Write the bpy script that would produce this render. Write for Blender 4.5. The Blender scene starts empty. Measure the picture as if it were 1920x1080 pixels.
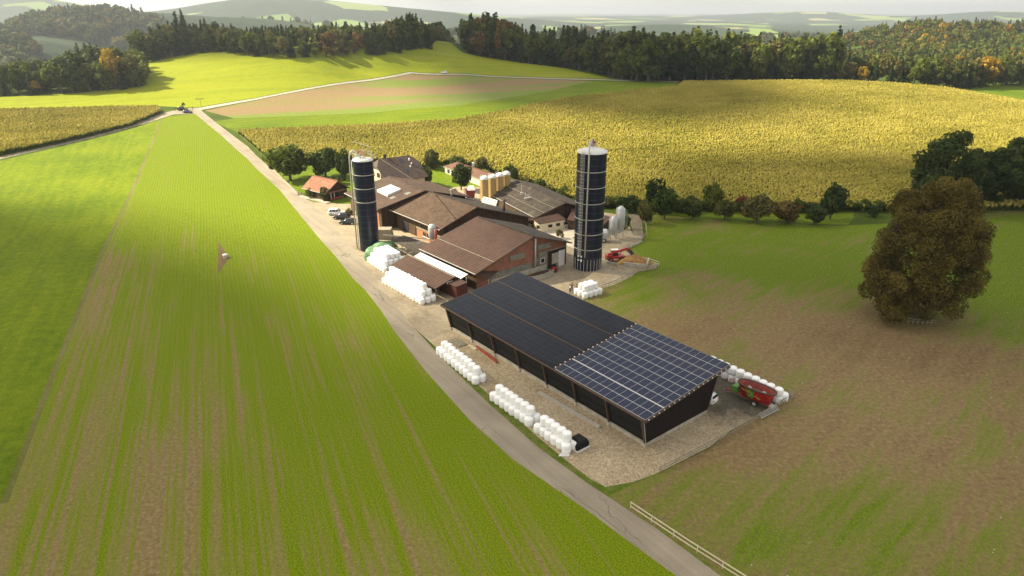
import bpy, math, random
import numpy as np
from mathutils import Vector, Matrix
from mathutils.geometry import delaunay_2d_cdt
random.seed(7); RNG=np.random.default_rng(7)
scene=bpy.context.scene; COL=scene.collection
R=math.radians
# ------------------------------------------------------------------ camera numbers
F=1280.; PIT=R(22.15); H=52.
cP,sP=math.cos(PIT),math.sin(PIT)
def ray(u,v):
    a=(u-960)/F; b=(540-v)/F
    return (a, cP+b*sP, -sP+b*cP)
# ------------------------------------------------------------------ terrain
def flat(u,v,z=0.):
    d=ray(u,v); t=(z-H)/d[2]; return (d[0]*t,d[1]*t,z)
ctrl=[(-60,60,0),(0,55,0),(60,60,0),(150,60,0),(-140,80,0),(-120,130,0),(-45,130,0),(10,110,0),(10,150,0),(45,130,0),(90,125,0),(160,130,-1),(240,120,-2),
 (-230,160,1),(-150,210,.5),(-80,200,0),(-60,235,.5),(-20,190,0),(30,185,0),(90,180,0),(140,190,0),(220,200,1),(-300,240,3),(-20,250,1),(60,250,1.5),(0,-60,0),(200,-60,-2),(-200,-60,0),(320,160,0),(-330,60,0)]
ctrl+= [flat(*p) for p in [(350,212,5.),(0,290,2.5),(0,215,5),(300,200,6),(170,200,6),(0,182,8),(150,174,9.5),(262,163,12),(-200,190,8),
 (330,112,22),(400,100,25.5),(280,125,19),(480,108,24),(600,108,24),(700,101,24.5),(790,93,25.5),(870,83,26),(480,150,14),(650,125,18),(480,187,8),(655,156,10.5),
 (772,137,13),(833,136,13.2),(880,100,21),(1000,120,15.5),(1060,147,12),(1150,148,12),(1275,154,11.2),(1400,152,11.8),(1560,151,12),(1650,154,11.3),(1770,163,9.5),(1900,182,6.5),(2100,215,3),
 (1400,200,8),(1700,200,7),(1000,200,7),(700,250,2.),(1000,270,2.),(1400,280,2.5),(1800,290,1.5),(800,190,8.5)]]
# behind the crests
ctrl+=[(-290,640,12),(-170,720,12),(-60,760,12),(40,650,8),(120,560,7),(220,540,8),(300,560,9),(420,640,18),(330,760,22),(520,760,26),(450,470,3),(520,560,8),(-420,480,2),(-420,360,4),(-520,260,0),(-420,600,-5),(-600,420,-10),(600,300,0),(520,420,4)]
ctrl=np.array(ctrl,float)
def tpsK(r2): return 0.5*r2*np.log(np.maximum(r2,1e-9))
def fit(c):
    S=100.; P=c[:,:2]/S; n=len(P)
    d2=((P[:,None]-P[None])**2).sum(-1)
    K=tpsK(d2)+np.eye(n)*0.02
    Q=np.c_[np.ones(n),P]; A=np.block([[K,Q],[Q.T,np.zeros((3,3))]])
    w=np.linalg.solve(A,np.r_[c[:,2],0,0,0]); return P,w,S
_P,_w,_S=fit(ctrl)
# far hills: (u, v_top, t, half width px, depth m, tree allowance)
hills_def=[(235,8,1450,170,300,20),(20,50,900,150,150,20),(120,42,1150,150,170,20),(30,-6,3200,170,500,0),(430,21,3300,200,600,0),(620,25,3600,220,700,0),(520,44,1750,170,220,0),(800,27,4200,250,700,0),
 (1000,33,6000,300,900,0),(1440,52,1600,130,220,20),(1560,52,1700,120,220,20),(1250,46,2600,260,300,0),(1520,23,6500,170,900,0),(1200,30,7500,300,900,0),(1880,22,5200,150,700,0),(960,62,1900,200,260,0),(680,50,2300,200,300,10),(1100,66,1500,120,160,0)]
HL=[]
for u,v,t,w,dp,tr in hills_def:
    d=ray(u,v); HL.append((d[0]*t,d[1]*t,H+d[2]*t-tr, w/F*t, dp))
def Z(x,y):
    x=np.atleast_1d(np.asarray(x,float)); y=np.atleast_1d(np.asarray(y,float))
    X=x.clip(-650,650); Y=y.clip(-80,800)
    p=np.c_[X,Y]/_S
    out=np.empty(len(p))
    for i in range(0,len(p),20000):
        q=p[i:i+20000]; d2=((q[:,None]-_P[None])**2).sum(-1)
        out[i:i+20000]=tpsK(d2)@_w[:-3]+_w[-3]+q@_w[-2:]
    flatw=np.exp(-(((X-5)/62)**2+((Y-125)/62)**2)**2)
    out=out*(1-flatw)
    r=np.hypot(np.maximum(np.abs(x)-560,0),np.maximum(y-690,0))
    k=np.clip(r/330,0,1); k=k*k*(3-2*k)
    base=-38+6*np.sin(x/700)+5*np.cos(y/900+x/1500)
    far=base.copy()
    for hx,hy,hz,hw,hd in HL:
        g=np.exp(-((x-hx)/hw)**2-((y-hy)/hd)**2)
        far=np.maximum(far, base+(hz-base)*g) if False else far+(hz-base).clip(0)*g
    return out*(1-k)+far*k
_ts=np.r_[np.arange(40,700,2.),np.arange(700,8000,15.)]
def hit(u,v,dz=0.):
    d=np.array(ray(u,v)); x=d[0]*_ts; y=d[1]*_ts; z=H+d[2]*_ts
    g=z-(Z(x,y)+dz); i=np.where(g<=0)[0]
    if len(i)==0: i=np.argmin(g); t=_ts[i]
    else:
        i=max(i[0],1); a,b=_ts[i-1],_ts[i]; ga,gb=g[i-1],g[i]; t=a+(b-a)*ga/(ga-gb)
    x,y=d[0]*t,d[1]*t
    return (float(x),float(y))
def gz(x,y): return float(Z(x,y)[0])
def at(u,v,h=0.):
    "pixel -> point standing h metres over the yard (z = h)"
    p=flat(u,v,h); return Vector(p)
# ------------------------------------------------------------------ object helpers
def tag(o,label=None,cat=None,group=None,kind=None):
    if label: o['label']=label
    if cat: o['category']=cat
    if group: o['group']=group
    if kind: o['kind']=kind
    return o
def empty(name,loc,label=None,cat=None,group=None,rz=0):
    o=bpy.data.objects.new(name,None); COL.objects.link(o); o.location=loc; o.rotation_euler.z=rz
    o.empty_display_size=.5
    return tag(o,label,cat,group)
def copy_tree(o,parent=None):
    c=o.copy(); COL.objects.link(c); c.parent=parent
    for ch in list(o.children): copy_tree(ch,c)
    return c
class MB:
    def __init__(s): s.v=[]; s.f=[]; s.m=[]; s.mi=0; s.sm=[]
    def add(s,vs,fs,smooth=False):
        k=len(s.v); s.v+= [tuple(p) for p in vs]
        for f in fs: s.f.append(tuple(i+k for i in f)); s.m.append(s.mi); s.sm.append(smooth)
        return s
    def box(s,c,d,rz=0,ax=None):
        "c centre, d full dims, rz rotation or ax=(X,Y) axes"
        X,Y=(Vector((math.cos(rz),math.sin(rz),0)),Vector((-math.sin(rz),math.cos(rz),0))) if ax is None else (Vector(ax[0]),Vector(ax[1]))
        Zv=Vector((0,0,1)); c=Vector(c); vs=[]
        for k in (-.5,.5):
            for i,j in ((-.5,-.5),(.5,-.5),(.5,.5),(-.5,.5)): vs.append(c+X*d[0]*i+Y*d[1]*j+Zv*d[2]*k)
        return s.add(vs,[(3,2,1,0),(4,5,6,7),(0,1,5,4),(1,2,6,5),(2,3,7,6),(3,0,4,7)])
    def slab(s,pts,th,up=False):
        "polygon pts (top surface, ccw from above), thickness downwards"
        n=len(pts); pts=[Vector(p) for p in pts]; lo=[p-Vector((0,0,th)) for p in pts]
        return s.add(pts+lo,[tuple(range(n)),tuple(range(2*n-1,n-1,-1))]+[(i,n+i,n+(i+1)%n,(i+1)%n) for i in range(n)])
    def bar(s,a,b,w,h=None):
        "square bar between two points"
        a,b=Vector(a),Vector(b); h=h or w; d=(b-a).normalized()
        side=d.cross(Vector((0,0,1))); side=Vector((1,0,0)) if side.length<1e-4 else side.normalized(); up=side.cross(d)
        vs=[]
        for p in (a,b):
            for i,j in ((-.5,-.5),(.5,-.5),(.5,.5),(-.5,.5)): vs.append(p+side*w*i+up*h*j)
        return s.add(vs,[(3,2,1,0),(4,5,6,7),(0,1,5,4),(1,2,6,5),(2,3,7,6),(3,0,4,7)])
    def tube(s,pts,r,n=8,caps=True):
        pts=[Vector(p) for p in pts]; rs=r if isinstance(r,(list,tuple)) else [r]*len(pts); vs=[]; prev=None
        for i,p in enumerate(pts):
            d=(pts[min(i+1,len(pts)-1)]-pts[max(i-1,0)]).normalized()
            if prev is None:
                a=d.cross(Vector((0,0,1))); a=Vector((1,0,0)) if a.length<1e-3 else a.normalized()
            else:
                a=prev-d*prev.dot(d); a.normalize()
            prev=a; b=d.cross(a)
            for k in range(n):
                th=2*math.pi*k/n; vs.append(p+(a*math.cos(th)+b*math.sin(th))*rs[i])
        fs=[(i*n+k,i*n+(k+1)%n,(i+1)*n+(k+1)%n,(i+1)*n+k) for i in range(len(pts)-1) for k in range(n)]
        s.add(vs,fs,True)
        if caps:
            m=len(s.v)-len(vs)
            s.f.append(tuple(m+k for k in range(n-1,-1,-1))); s.m.append(s.mi); s.sm.append(False)
            e=m+(len(pts)-1)*n; s.f.append(tuple(e+k for k in range(n))); s.m.append(s.mi); s.sm.append(False)
        return s
    def lathe(s,c,prof,n=24,smooth=True):
        "prof: list of (r,z)"
        vs=[]; c=Vector(c)
        for r,z in prof:
            for k in range(n):
                th=2*math.pi*k/n; vs.append(c+Vector((r*math.cos(th),r*math.sin(th),z)))
        fs=[(i*n+k,i*n+(k+1)%n,(i+1)*n+(k+1)%n,(i+1)*n+k) for i in range(len(prof)-1) for k in range(n)]
        s.add(vs,fs,smooth); return s
    def cap(s,c,r,z,n=24):
        c=Vector(c); return s.add([c+Vector((r*math.cos(2*math.pi*k/n),r*math.sin(2*math.pi*k/n),z)) for k in range(n)],[tuple(range(n))])
    def loft(s,secs,smooth=False,close=True):
        "secs: list of closed rings with same count"
        n=len(secs[0]); vs=[p for r in secs for p in r]
        fs=[(i*n+k,i*n+(k+1)%n,(i+1)*n+(k+1)%n,(i+1)*n+k) for i in range(len(secs)-1) for k in range(n)]
        s.add(vs,fs,smooth)
        if close:
            s.add(secs[0],[tuple(range(n-1,-1,-1))]); s.add(secs[-1],[tuple(range(n))])
        return s
    def build(s,name,mats,parent=None,loc=None,bevel=0,label=None):
        if not isinstance(mats,(list,tuple)): mats=[mats]
        off=Vector(loc) if loc is not None else Vector((0,0,0))
        if parent is not None and loc is None:
            p=parent; off=Vector((0,0,0))
            while p is not None: off+=p.location; p=p.parent
        me=bpy.data.meshes.new(name); me.from_pydata([tuple(Vector(p)-off) for p in s.v],[],s.f)
        for m in mats: me.materials.append(m)
        me.polygons.foreach_set('material_index',s.m); me.polygons.foreach_set('use_smooth',s.sm); me.update()
        o=bpy.data.objects.new(name,me); COL.objects.link(o)
        if parent is not None: o.parent=parent
        if loc is not None and parent is None: o.location=off
        if bevel:
            b=o.modifiers.new('b','BEVEL'); b.width=bevel; b.segments=2; b.limit_method='ANGLE'
        if label: o['label']=label
        return o
def npmesh(name,V,Fq,mat,parent=None,smooth=False):
    "fast mesh from arrays; Fq (n,3|4)"
    me=bpy.data.meshes.new(name); n,k=Fq.shape
    me.vertices.add(len(V)); me.vertices.foreach_set('co',V.astype(np.float32).ravel())
    me.loops.add(n*k); me.loops.foreach_set('vertex_index',Fq.astype(np.int32).ravel())
    me.polygons.add(n); me.polygons.foreach_set('loop_start',np.arange(0,n*k,k,dtype=np.int32)); 
    if smooth: me.polygons.foreach_set('use_smooth',np.ones(n,bool))
    me.update(calc_edges=True)
    for m in (mat if isinstance(mat,(list,tuple)) else [mat]): me.materials.append(m)
    o=bpy.data.objects.new(name,me); COL.objects.link(o)
    if parent is not None: o.parent=parent
    return o
# ------------------------------------------------------------------ node helpers
class NT:
    def __init__(s,name):
        s.mat=bpy.data.materials.new(name); s.mat.use_nodes=True; s.t=s.mat.node_tree; s.n=s.t.nodes; s.n.clear()
        s.out=s.n.new('ShaderNodeOutputMaterial'); s.bs=s.n.new('ShaderNodeBsdfPrincipled'); s.L(s.bs.outputs[0],s.out.inputs[0])
        s._pos=None
    def L(s,a,b): s.t.links.new(a,b)
    def set(s,inp,v):
        if v is None: return
        if isinstance(v,bpy.types.NodeSocket): s.L(v,inp)
        else:
            if inp.type=='RGBA' and len(v)==3: v=(*v,1)
            inp.default_value=v
    def pos(s):
        if s._pos is None: s._pos=s.n.new('ShaderNodeNewGeometry').outputs['Position']
        return s._pos
    def obj(s): return s.n.new('ShaderNodeTexCoord').outputs['Object']
    def vm(s,op,a,b=None,out=0):
        n=s.n.new('ShaderNodeVectorMath'); n.operation=op; s.set(n.inputs[0],a)
        if b is not None: s.set(n.inputs[1 if op!='SCALE' else 3],b)
        return n.outputs['Value' if op in('DOT_PRODUCT','LENGTH') else 'Vector']
    def m(s,op,a,b=0.,c=None,clamp=False):
        n=s.n.new('ShaderNodeMath'); n.operation=op; n.use_clamp=clamp; s.set(n.inputs[0],a); s.set(n.inputs[1],b)
        if c is not None: s.set(n.inputs[2],c)
        return n.outputs[0]
    def noise(s,vec,scale,detail=3,rough=.55,dist=0):
        n=s.n.new('ShaderNodeTexNoise'); s.set(n.inputs['Vector'],vec); n.inputs['Scale'].default_value=scale; n.inputs['Detail'].default_value=detail
        n.inputs['Roughness'].default_value=rough; n.inputs['Distortion'].default_value=dist; return n.outputs[0]
    def voro(s,vec,scale,out='Distance',feat='F1'):
        n=s.n.new('ShaderNodeTexVoronoi'); n.feature=feat; s.set(n.inputs['Vector'],vec); n.inputs['Scale'].default_value=scale; return n.outputs[out]
    def ramp(s,f,stops,interp='LINEAR'):
        n=s.n.new('ShaderNodeValToRGB'); n.color_ramp.interpolation=interp; s.set(n.inputs[0],f); cr=n.color_ramp
        while len(cr.elements)<len(stops): cr.elements.new(.5)
        for e,(p,c) in zip(cr.elements,stops):
            e.position=p; e.color=(c,c,c,1) if not isinstance(c,(tuple,list)) else (*c,1)
        return n.outputs[0]
    def mix(s,f,a,b,mode='MIX'):
        n=s.n.new('ShaderNodeMix'); n.data_type='RGBA'; n.blend_type=mode; s.set(n.inputs[0],f); s.set(n.inputs[6],a); s.set(n.inputs[7],b); return n.outputs[2]
    def rot(s,ang,scale=(1,1,1),vec=None):
        n=s.n.new('ShaderNodeMapping'); s.set(n.inputs['Vector'],vec if vec is not None else s.pos()); n.inputs['Rotation'].default_value=(0,0,ang); n.inputs['Scale'].default_value=scale; n.vector_type='POINT'; return n.outputs[0]
    def bump(s,h,strength=.5,dist=.1):
        n=s.n.new('ShaderNodeBump'); s.set(n.inputs['Height'],h); n.inputs['Strength'].default_value=strength; n.inputs['Distance'].default_value=dist; s.L(n.outputs[0],s.bs.inputs['Normal']); return n
    def fin(s,col=None,rough=None,metal=None,spec=None):
        s.set(s.bs.inputs['Base Color'],col); s.set(s.bs.inputs['Roughness'],rough); s.set(s.bs.inputs['Metallic'],metal); s.set(s.bs.inputs['Specular IOR Level'],spec); return s.mat
def plain(name,c,rough=.6,metal=0.,var=.15,scale=1.5,spec=None,bump=0):
    n=NT(name); f=n.noise(n.pos(),scale,4)
    c1=tuple(max(0,x*(1-var)) for x in c); c2=tuple(min(1,x*(1+var)) for x in c)
    if bump: n.bump(n.noise(n.pos(),scale*6,3),bump,.03)
    return n.fin(n.ramp(f,[(.3,c1),(.7,c2)]),rough,metal,spec)
def leafmat(name,c1,c2,c3,per=.5,tr=.35):
    "foliage: clump tones + per tree tone; thin leaves let light through"
    n=NT(name); o=n.obj(); info=n.n.new('ShaderNodeObjectInfo')
    f=n.noise(o,.35,2); g=n.noise(o,2.3,2)
    c=n.ramp(n.m('ADD',n.m('MULTIPLY',f,.65),n.m('MULTIPLY',g,.4)),[(.35,c1),(.55,c2),(.72,c3)])
    h=n.n.new('ShaderNodeHueSaturation'); n.L(c,h.inputs['Color'])
    n.set(h.inputs['Value'],n.m('MULTIPLY_ADD',info.outputs['Random'],per,1-per/2)); 
    n.set(h.inputs['Hue'],n.m('MULTIPLY_ADD',info.outputs['Random'],-.035,.515))
    c=h.outputs[0]
    n.fin(c,.75,0,.15)
    t=n.n.new('ShaderNodeBsdfTranslucent'); n.L(c,t.inputs[0]); mx=n.n.new('ShaderNodeMixShader'); mx.inputs[0].default_value=tr
    n.L(n.bs.outputs[0],mx.inputs[1]); n.L(t.outputs[0],mx.inputs[2]); n.L(mx.outputs[0],n.out.inputs[0])
    return n.mat
SUNE=5.; SKYE=.10; EXPO=1.35; HAZE=.00013; CLOUDC=(4.4,4.2,3.75,1)
CLOUDS=[
 ([(0,370),(230,415),(430,455),(560,530),(700,640),(800,690),(1000,640),(1130,560),(1240,470),(1400,440),(1600,450),(1900,430),(400,150,0),(400,-100,0),(-300,-100,0),(-330,140,0)],.88,2600,'grey cloud shading the near fields'),
 ([(980,560),(1000,480),(1050,420),(1150,370),(1230,310),(1400,296),(1600,290),(1920,305),(400,190,0),(250,120,0),(1240,490),(1130,580)],.74,2650,'grey cloud shading the orchard'),
 ([(900,85),(860,120),(840,160),(880,185),(1000,212),(1150,225),(1330,240),(1500,238),(1570,215),(1530,185),(1450,165),(1400,150),(300,600,0),(100,700,0)],.85,2700,'grey cloud shading the far hillside'),
 ([(330,100),(420,112),(480,116),(560,112),(700,103),(-150,640,0),(-300,640,0)],.5,2700,'small grey cloud shading the hilltop'),
]
# ------------------------------------------------------------------ ground materials
ROWA=math.atan2(.922,-.387)      # direction of the drill rows
def stripe(n,ang,vec=None):
    "coordinates with X along the rows"
    return n.rot(-ang,vec=vec)
def mul(n,vec,s): return n.vm('MULTIPLY',vec,s)
def m_crop():
    n=NT('young_crop'); q=stripe(n,ROWA)
    sep=n.n.new('ShaderNodeSeparateXYZ'); n.L(q,sep.inputs[0])
    row=n.m('ADD',sep.outputs[1],n.m('MULTIPLY',n.noise(n.pos(),.05,2),.5))
    wide=n.noise(mul(n,q,(.12,1.,1)),.13,3,.6)            # whole passes of the drill
    mid=n.noise(mul(n,q,(.022,1.,1)),1.1,4,.6)             # narrow bare streaks
    patch=n.noise(n.pos(),.020,3,.6)
    tuft=n.noise(mul(n,q,(.8,1,1)),5.5,3,.75); grain=n.noise(n.pos(),9.,2,.8)
    rows=n.m('SINE',n.m('MULTIPLY',row,2*math.pi/.75)); wheel=n.m('GREATER_THAN',n.m('SINE',n.m('MULTIPLY',row,2*math.pi/3.)),.86)
    dens=n.m('ADD',n.m('MULTIPLY',wide,.52),n.m('MULTIPLY',mid,.62)); dens=n.m('ADD',dens,n.m('MULTIPLY',patch,.34))
    dens=n.m('ADD',dens,n.m('MULTIPLY',tuft,.26)); dens=n.m('ADD',dens,n.m('MULTIPLY',grain,.12)); dens=n.m('ADD',dens,n.m('MULTIPLY',rows,.022)); dens=n.m('ADD',dens,n.m('MULTIPLY',wheel,-.05))
    lane=n.vm('DOT_PRODUCT',n.pos(),(.79,.61,0)); dens=n.m('ADD',dens,n.m('MINIMUM',n.m('MULTIPLY_ADD',lane,.0022,-.085),.16))
    fary=n.vm('DOT_PRODUCT',n.pos(),(0,1,0)); dens=n.m('ADD',dens,n.m('MULTIPLY',n.m('MINIMUM',n.m('MAXIMUM',n.m('SUBTRACT',fary,120.),0.),180.),.0007))
    f=n.ramp(dens,[(.755,0.),(.90,1.)])
    green=n.ramp(tuft,[(.32,(.062,.098,.002)),(.52,(.148,.198,.003)),(.72,(.265,.295,.004))])
    soil=n.ramp(n.noise(n.pos(),2.2,5,.75),[(.3,(.13,.09,.034)),(.55,(.24,.175,.075)),(.75,(.36,.275,.14))])
    n.bump(n.m('ADD',tuft,n.m('MULTIPLY',rows,.12)),.8,.12)
    return n.fin(n.mix(f,soil,green),.9,0,.1)
def m_grass(name,ca,cb,cc,ang=0,streak=.5,soil=None,soilamt=.5,scale=1.,grain=3.):
    n=NT(name); q=n.rot(-ang)
    a=n.noise(mul(n,q,(.08,1,1)),.5*scale,3,.6); b=n.noise(n.pos(),.03*scale,3); g=n.noise(n.pos(),grain,5,.82); g2=n.noise(n.pos(),.6*scale,3,.6)
    f=n.m('ADD',n.m('MULTIPLY',a,.3*streak),n.m('MULTIPLY',b,.25)); f=n.m('ADD',f,n.m('MULTIPLY',g,.45)); f=n.m('ADD',f,n.m('MULTIPLY',g2,.3-.3*streak+.1))
    c=n.ramp(f,[(.40,ca),(.51,cb),(.62,cc)])
    if soil:
        s=n.m('ADD',n.m('MULTIPLY',n.noise(n.pos(),.045*scale,4,.6),.75),n.m('MULTIPLY',n.noise(mul(n,q,(.15,1,1)),.28*scale,4,.7),.35)); s=n.m('ADD',s,n.m('MULTIPLY',g,.3))
        k=n.ramp(s,[(soilamt,1.),(soilamt+.16,0.)])
        sc=n.ramp(n.noise(n.pos(),1.2,5,.7),[(.3,tuple(x*.7 for x in soil)),(.7,tuple(x*1.25 for x in soil))])
        c=n.mix(k,c,sc)
    n.bump(g,.6,.1)
    return n.fin(c,.9,0,.1)
def m_regrowth():
    "thin green regrowth over brown soil, drilled at 45 degrees"
    n=NT('regrowth'); q=n.rot(-R(45)); p=n.pos()
    wv=n.vm('ADD',q,n.vm('MULTIPLY',n.n_col(p,.03),(5,5,0)))
    st=n.noise(mul(n,wv,(.10,1,1)),.35,4,.65); st2=n.noise(mul(n,q,(.05,1,1)),1.1,3,.6); pa=n.noise(p,.035,5,.62,.6); tf=n.noise(p,2.6,4,.8); gr=n.noise(p,7,2,.8)
    sx=n.n.new('ShaderNodeSeparateXYZ'); n.L(p,sx.inputs[0])
    # barer beside the yard, greener out in the field and towards the orchard
    dx=n.vm('LENGTH',n.vm('SUBTRACT',p,(44,92,0))); near=n.m('MINIMUM',n.m('MULTIPLY',n.m('MAXIMUM',n.m('SUBTRACT',dx,16.),0.),.0062),.21)
    d=n.m('ADD',n.m('MULTIPLY',st,.40),n.m('MULTIPLY',pa,.6)); d=n.m('ADD',d,n.m('MULTIPLY',st2,.16)); d=n.m('ADD',d,n.m('MULTIPLY',tf,.36)); d=n.m('ADD',d,near)
    f=n.ramp(d,[(.80,0.),(.95,1.)])
    green=n.ramp(n.m('ADD',n.m('MULTIPLY',tf,.6),n.m('MULTIPLY',gr,.4)),[(.36,(.038,.065,.003)),(.51,(.115,.165,.007)),(.64,(.22,.27,.018))])
    soil=n.ramp(n.m('ADD',n.m('MULTIPLY',n.noise(p,1.6,5,.82),.62),n.m('ADD',n.m('MULTIPLY',st,.16),n.m('MULTIPLY',pa,.22))),[(.36,(.12,.078,.034)),(.52,(.235,.162,.078)),(.66,(.37,.275,.15))])
    sv=n.voro(p,.33,'Distance'); c=n.mix(n.ramp(sv,[(.025,.8),(.04,0.)]),n.mix(f,soil,green),(.55,.5,.4)); n.bump(n.m('ADD',tf,n.m('MULTIPLY',gr,.4)),.9,.14); return n.fin(c,.9,0,.1)
def m_stubble():
    n=NT('stubble_soil'); a=math.atan2(.33,1.)
    q=n.rot(-R(14)); s1=n.noise(mul(n,q,(.10,1,1)),.045,3,.5); s2=n.noise(mul(n,q,(.05,1,1)),.4,3,.6); g=n.noise(n.pos(),1.5,4,.7)
    f=n.m('ADD',n.m('MULTIPLY',s1,.8),n.m('MULTIPLY',s2,.25))
    k=n.ramp(f,[(.50,0.),(.58,.85)])
    soil=n.ramp(g,[(.3,(.17,.115,.055)),(.7,(.28,.20,.10))])
    return n.fin(n.mix(k,soil,n.ramp(g,[(.3,(.10,.16,.02)),(.7,(.18,.24,.04))])),.95,0,.1)
def m_asphalt(name,c,warm,crack=True):
    n=NT(name); g=n.noise(n.pos(),6,4,.7); b=n.noise(n.pos(),.12,3); st=n.noise(mul(n,n.rot(-R(125)),(.04,1,1)),.9,3)
    f=n.m('ADD',n.m('MULTIPLY',g,.35),n.m('ADD',n.m('MULTIPLY',b,.35),n.m('MULTIPLY',st,.3)))
    col=n.ramp(f,[(.38,c),(.62,warm)])
    if crack:
        w=n.vm('ADD',n.pos(),n.vm('SCALE',n.n.new('ShaderNodeTexNoise').outputs['Color'],1.2)) if False else n.pos()
        d=n.voro(n.vm('ADD',mul(n,n.rot(-R(125)),(.16,1,1)),n.vm('MULTIPLY',n.n_col(n.pos(),.5),(1.2,1.2,0))),.35,'Distance','DISTANCE_TO_EDGE')
        k=n.m('MULTIPLY',n.ramp(d,[(.0,1.),(.013,0.)]),n.ramp(n.noise(n.pos(),.09,2),[(.5,0.),(.6,.75)]))
        col=n.mix(k,col,(.05,.045,.04))
    n.bump(g,.3,.03); return n.fin(col,.85,0,.3)
def _ncol(s,vec,scale):
    t=s.n.new('ShaderNodeTexNoise'); s.L(vec,t.inputs['Vector']); t.inputs['Scale'].default_value=scale; t.inputs['Detail'].default_value=2; return t.outputs['Color']
NT.n_col=_ncol
def m_gravel():
    n=NT('gravel'); v=n.voro(n.pos(),6.5,'Color'); sep=n.n.new('ShaderNodeSeparateColor'); n.L(v,sep.inputs[0])
    g=n.noise(n.pos(),1.6,5,.8); b=n.noise(n.pos(),.1,4,.6)
    f=n.m('ADD',n.m('MULTIPLY',sep.outputs[0],.28),n.m('ADD',n.m('MULTIPLY',g,.42),n.m('MULTIPLY',b,.42)))
    c=n.ramp(f,[(.35,(.21,.155,.09)),(.55,(.36,.28,.175)),(.75,(.52,.43,.30)),(.92,(.75,.67,.53))])
    dd=n.vm('LENGTH',n.vm('MULTIPLY',n.vm('SUBTRACT',n.pos(),(33.5,88.5,0)),(1,.8,0))); dd=n.m('ADD',n.m('MULTIPLY',dd,.08),n.m('MULTIPLY',n.noise(n.pos(),.35,4,.7,.8),.9))
    k=n.ramp(n.m('MULTIPLY',dd,.5),[(.42,1.),(.66,0.)]); c=n.mix(n.m('MULTIPLY',k,.92),c,n.ramp(g,[(.3,(.045,.04,.03)),(.6,(.10,.088,.068)),(.75,(.17,.145,.11))]))
    gk=n.m('MULTIPLY',n.ramp(n.noise(n.pos(),.42,4,.7),[(.60,0.),(.66,.8)]),n.ramp(n.m('MULTIPLY',dd,.5),[(.45,1.),(.8,0.)])); c=n.mix(gk,c,(.06,.09,.015))
    n.bump(f,.6,.05); return n.fin(c,.9,0,.2)
def m_concrete(name,a,b,joint=5.):
    n=NT(name); g=n.noise(n.pos(),1.1,5,.7); st=n.noise(n.pos(),.12,4,.6,1.)
    f=n.m('ADD',n.m('MULTIPLY',g,.45),n.m('MULTIPLY',st,.55)); c=n.ramp(f,[(.34,a),(.62,b)])
    q=n.rot(-R(130)); sep=n.n.new('ShaderNodeSeparateXYZ'); n.L(q,sep.inputs[0])
    js=[]
    for k in (0,1):
        t=n.m('PINGPONG',sep.outputs[k],joint/2); js.append(n.m('LESS_THAN',t,.035))
    c=n.mix(n.m('MULTIPLY',n.m('MAXIMUM',*js),.35),c,(.08,.07,.055))
    return n.fin(c,.85,0,.3)
def m_ground():
    "meadow near the farm; a patchwork of pastures and woods on the far hills"
    n=NT('land'); p=n.pos(); g=n.noise(p,1.8,4,.7)
    near=n.ramp(n.m('ADD',n.m('MULTIPLY',g,.5),n.m('MULTIPLY',n.noise(p,.08,3),.5)),[(.35,(.035,.060,.006)),(.65,(.08,.11,.012))])
    v=n.voro(n.vm('ADD',mul(n,p,(1,.55,0)),n.vm('MULTIPLY',n.n_col(p,.0016),(500,500,0))),.0042,'Color'); sep=n.n.new('ShaderNodeSeparateColor'); n.L(v,sep.inputs[0])
    pasture=n.ramp(sep.outputs[1],[(.0,(.12,.19,.035)),(.5,(.18,.25,.06)),(.85,(.26,.25,.11))])
    wood=n.ramp(n.noise(p,.03,5,.7),[(.3,(.012,.026,.014)),(.6,(.032,.05,.02)),(.75,(.08,.06,.018))])
    far=n.mix(n.ramp(n.m('ADD',sep.outputs[0],n.m('MULTIPLY',n.noise(p,.004,3),.3)),[(.92,1.),(.93,0.)]),pasture,wood)
    y=n.n.new('ShaderNodeSeparateXYZ'); n.L(p,y.inputs[0])
    k=n.ramp(n.m('MULTIPLY',y.outputs[1],.001),[(.80,0.),(.86,1.)])
    return n.fin(n.mix(k,near,far),.95,0,.1)
M={}
M['land']=m_ground(); M['crop']=m_crop()
M['lush']=m_grass('lush_meadow',(.048,.090,.001),(.105,.155,.002),(.18,.22,.003),ROWA,.6)
M['hillgrass']=m_grass('hill_meadow',(.12,.155,.004),(.19,.22,.005),(.25,.27,.008),R(20),.9,grain=.8,scale=.3)
M['verge']=m_grass('verge_grass',(.045,.075,.005),(.085,.125,.010),(.17,.16,.05),0,.3,(.2,.15,.08),.50)
M['regrowth']=m_regrowth();_x=m_grass('unused_grass',(.045,.080,.006),(.09,.135,.010),(.16,.18,.03),R(66),.5,(.165,.112,.052),.66)
M['lawn']=m_grass('lawn',(.045,.085,.003),(.08,.13,.004),(.14,.18,.008),0,.1)
M['stubble']=m_stubble()
M['margin']=m_grass('field_margin',(.08,.10,.01),(.13,.13,.03),(.21,.17,.075),ROWA,.8)
M['bare']=m_grass('bare_soil',(.085,.055,.022),(.13,.088,.038),(.18,.125,.06),ROWA,.6)
M['band']=m_grass('grass_band',(.06,.10,.003),(.10,.145,.004),(.15,.19,.006),R(14),.9,grain=.8)
M['road']=m_asphalt('lane_asphalt',(.20,.165,.12),(.34,.285,.21))
M['roadfar']=m_asphalt('lane_far',(.30,.27,.21),(.40,.36,.29),False)
M['yard']=m_concrete('yard_concrete',(.18,.14,.09),(.38,.31,.21))
M['yardpale']=m_concrete('pale_concrete',(.38,.33,.25),(.6,.53,.42))
M['gravel']=m_gravel()
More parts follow.
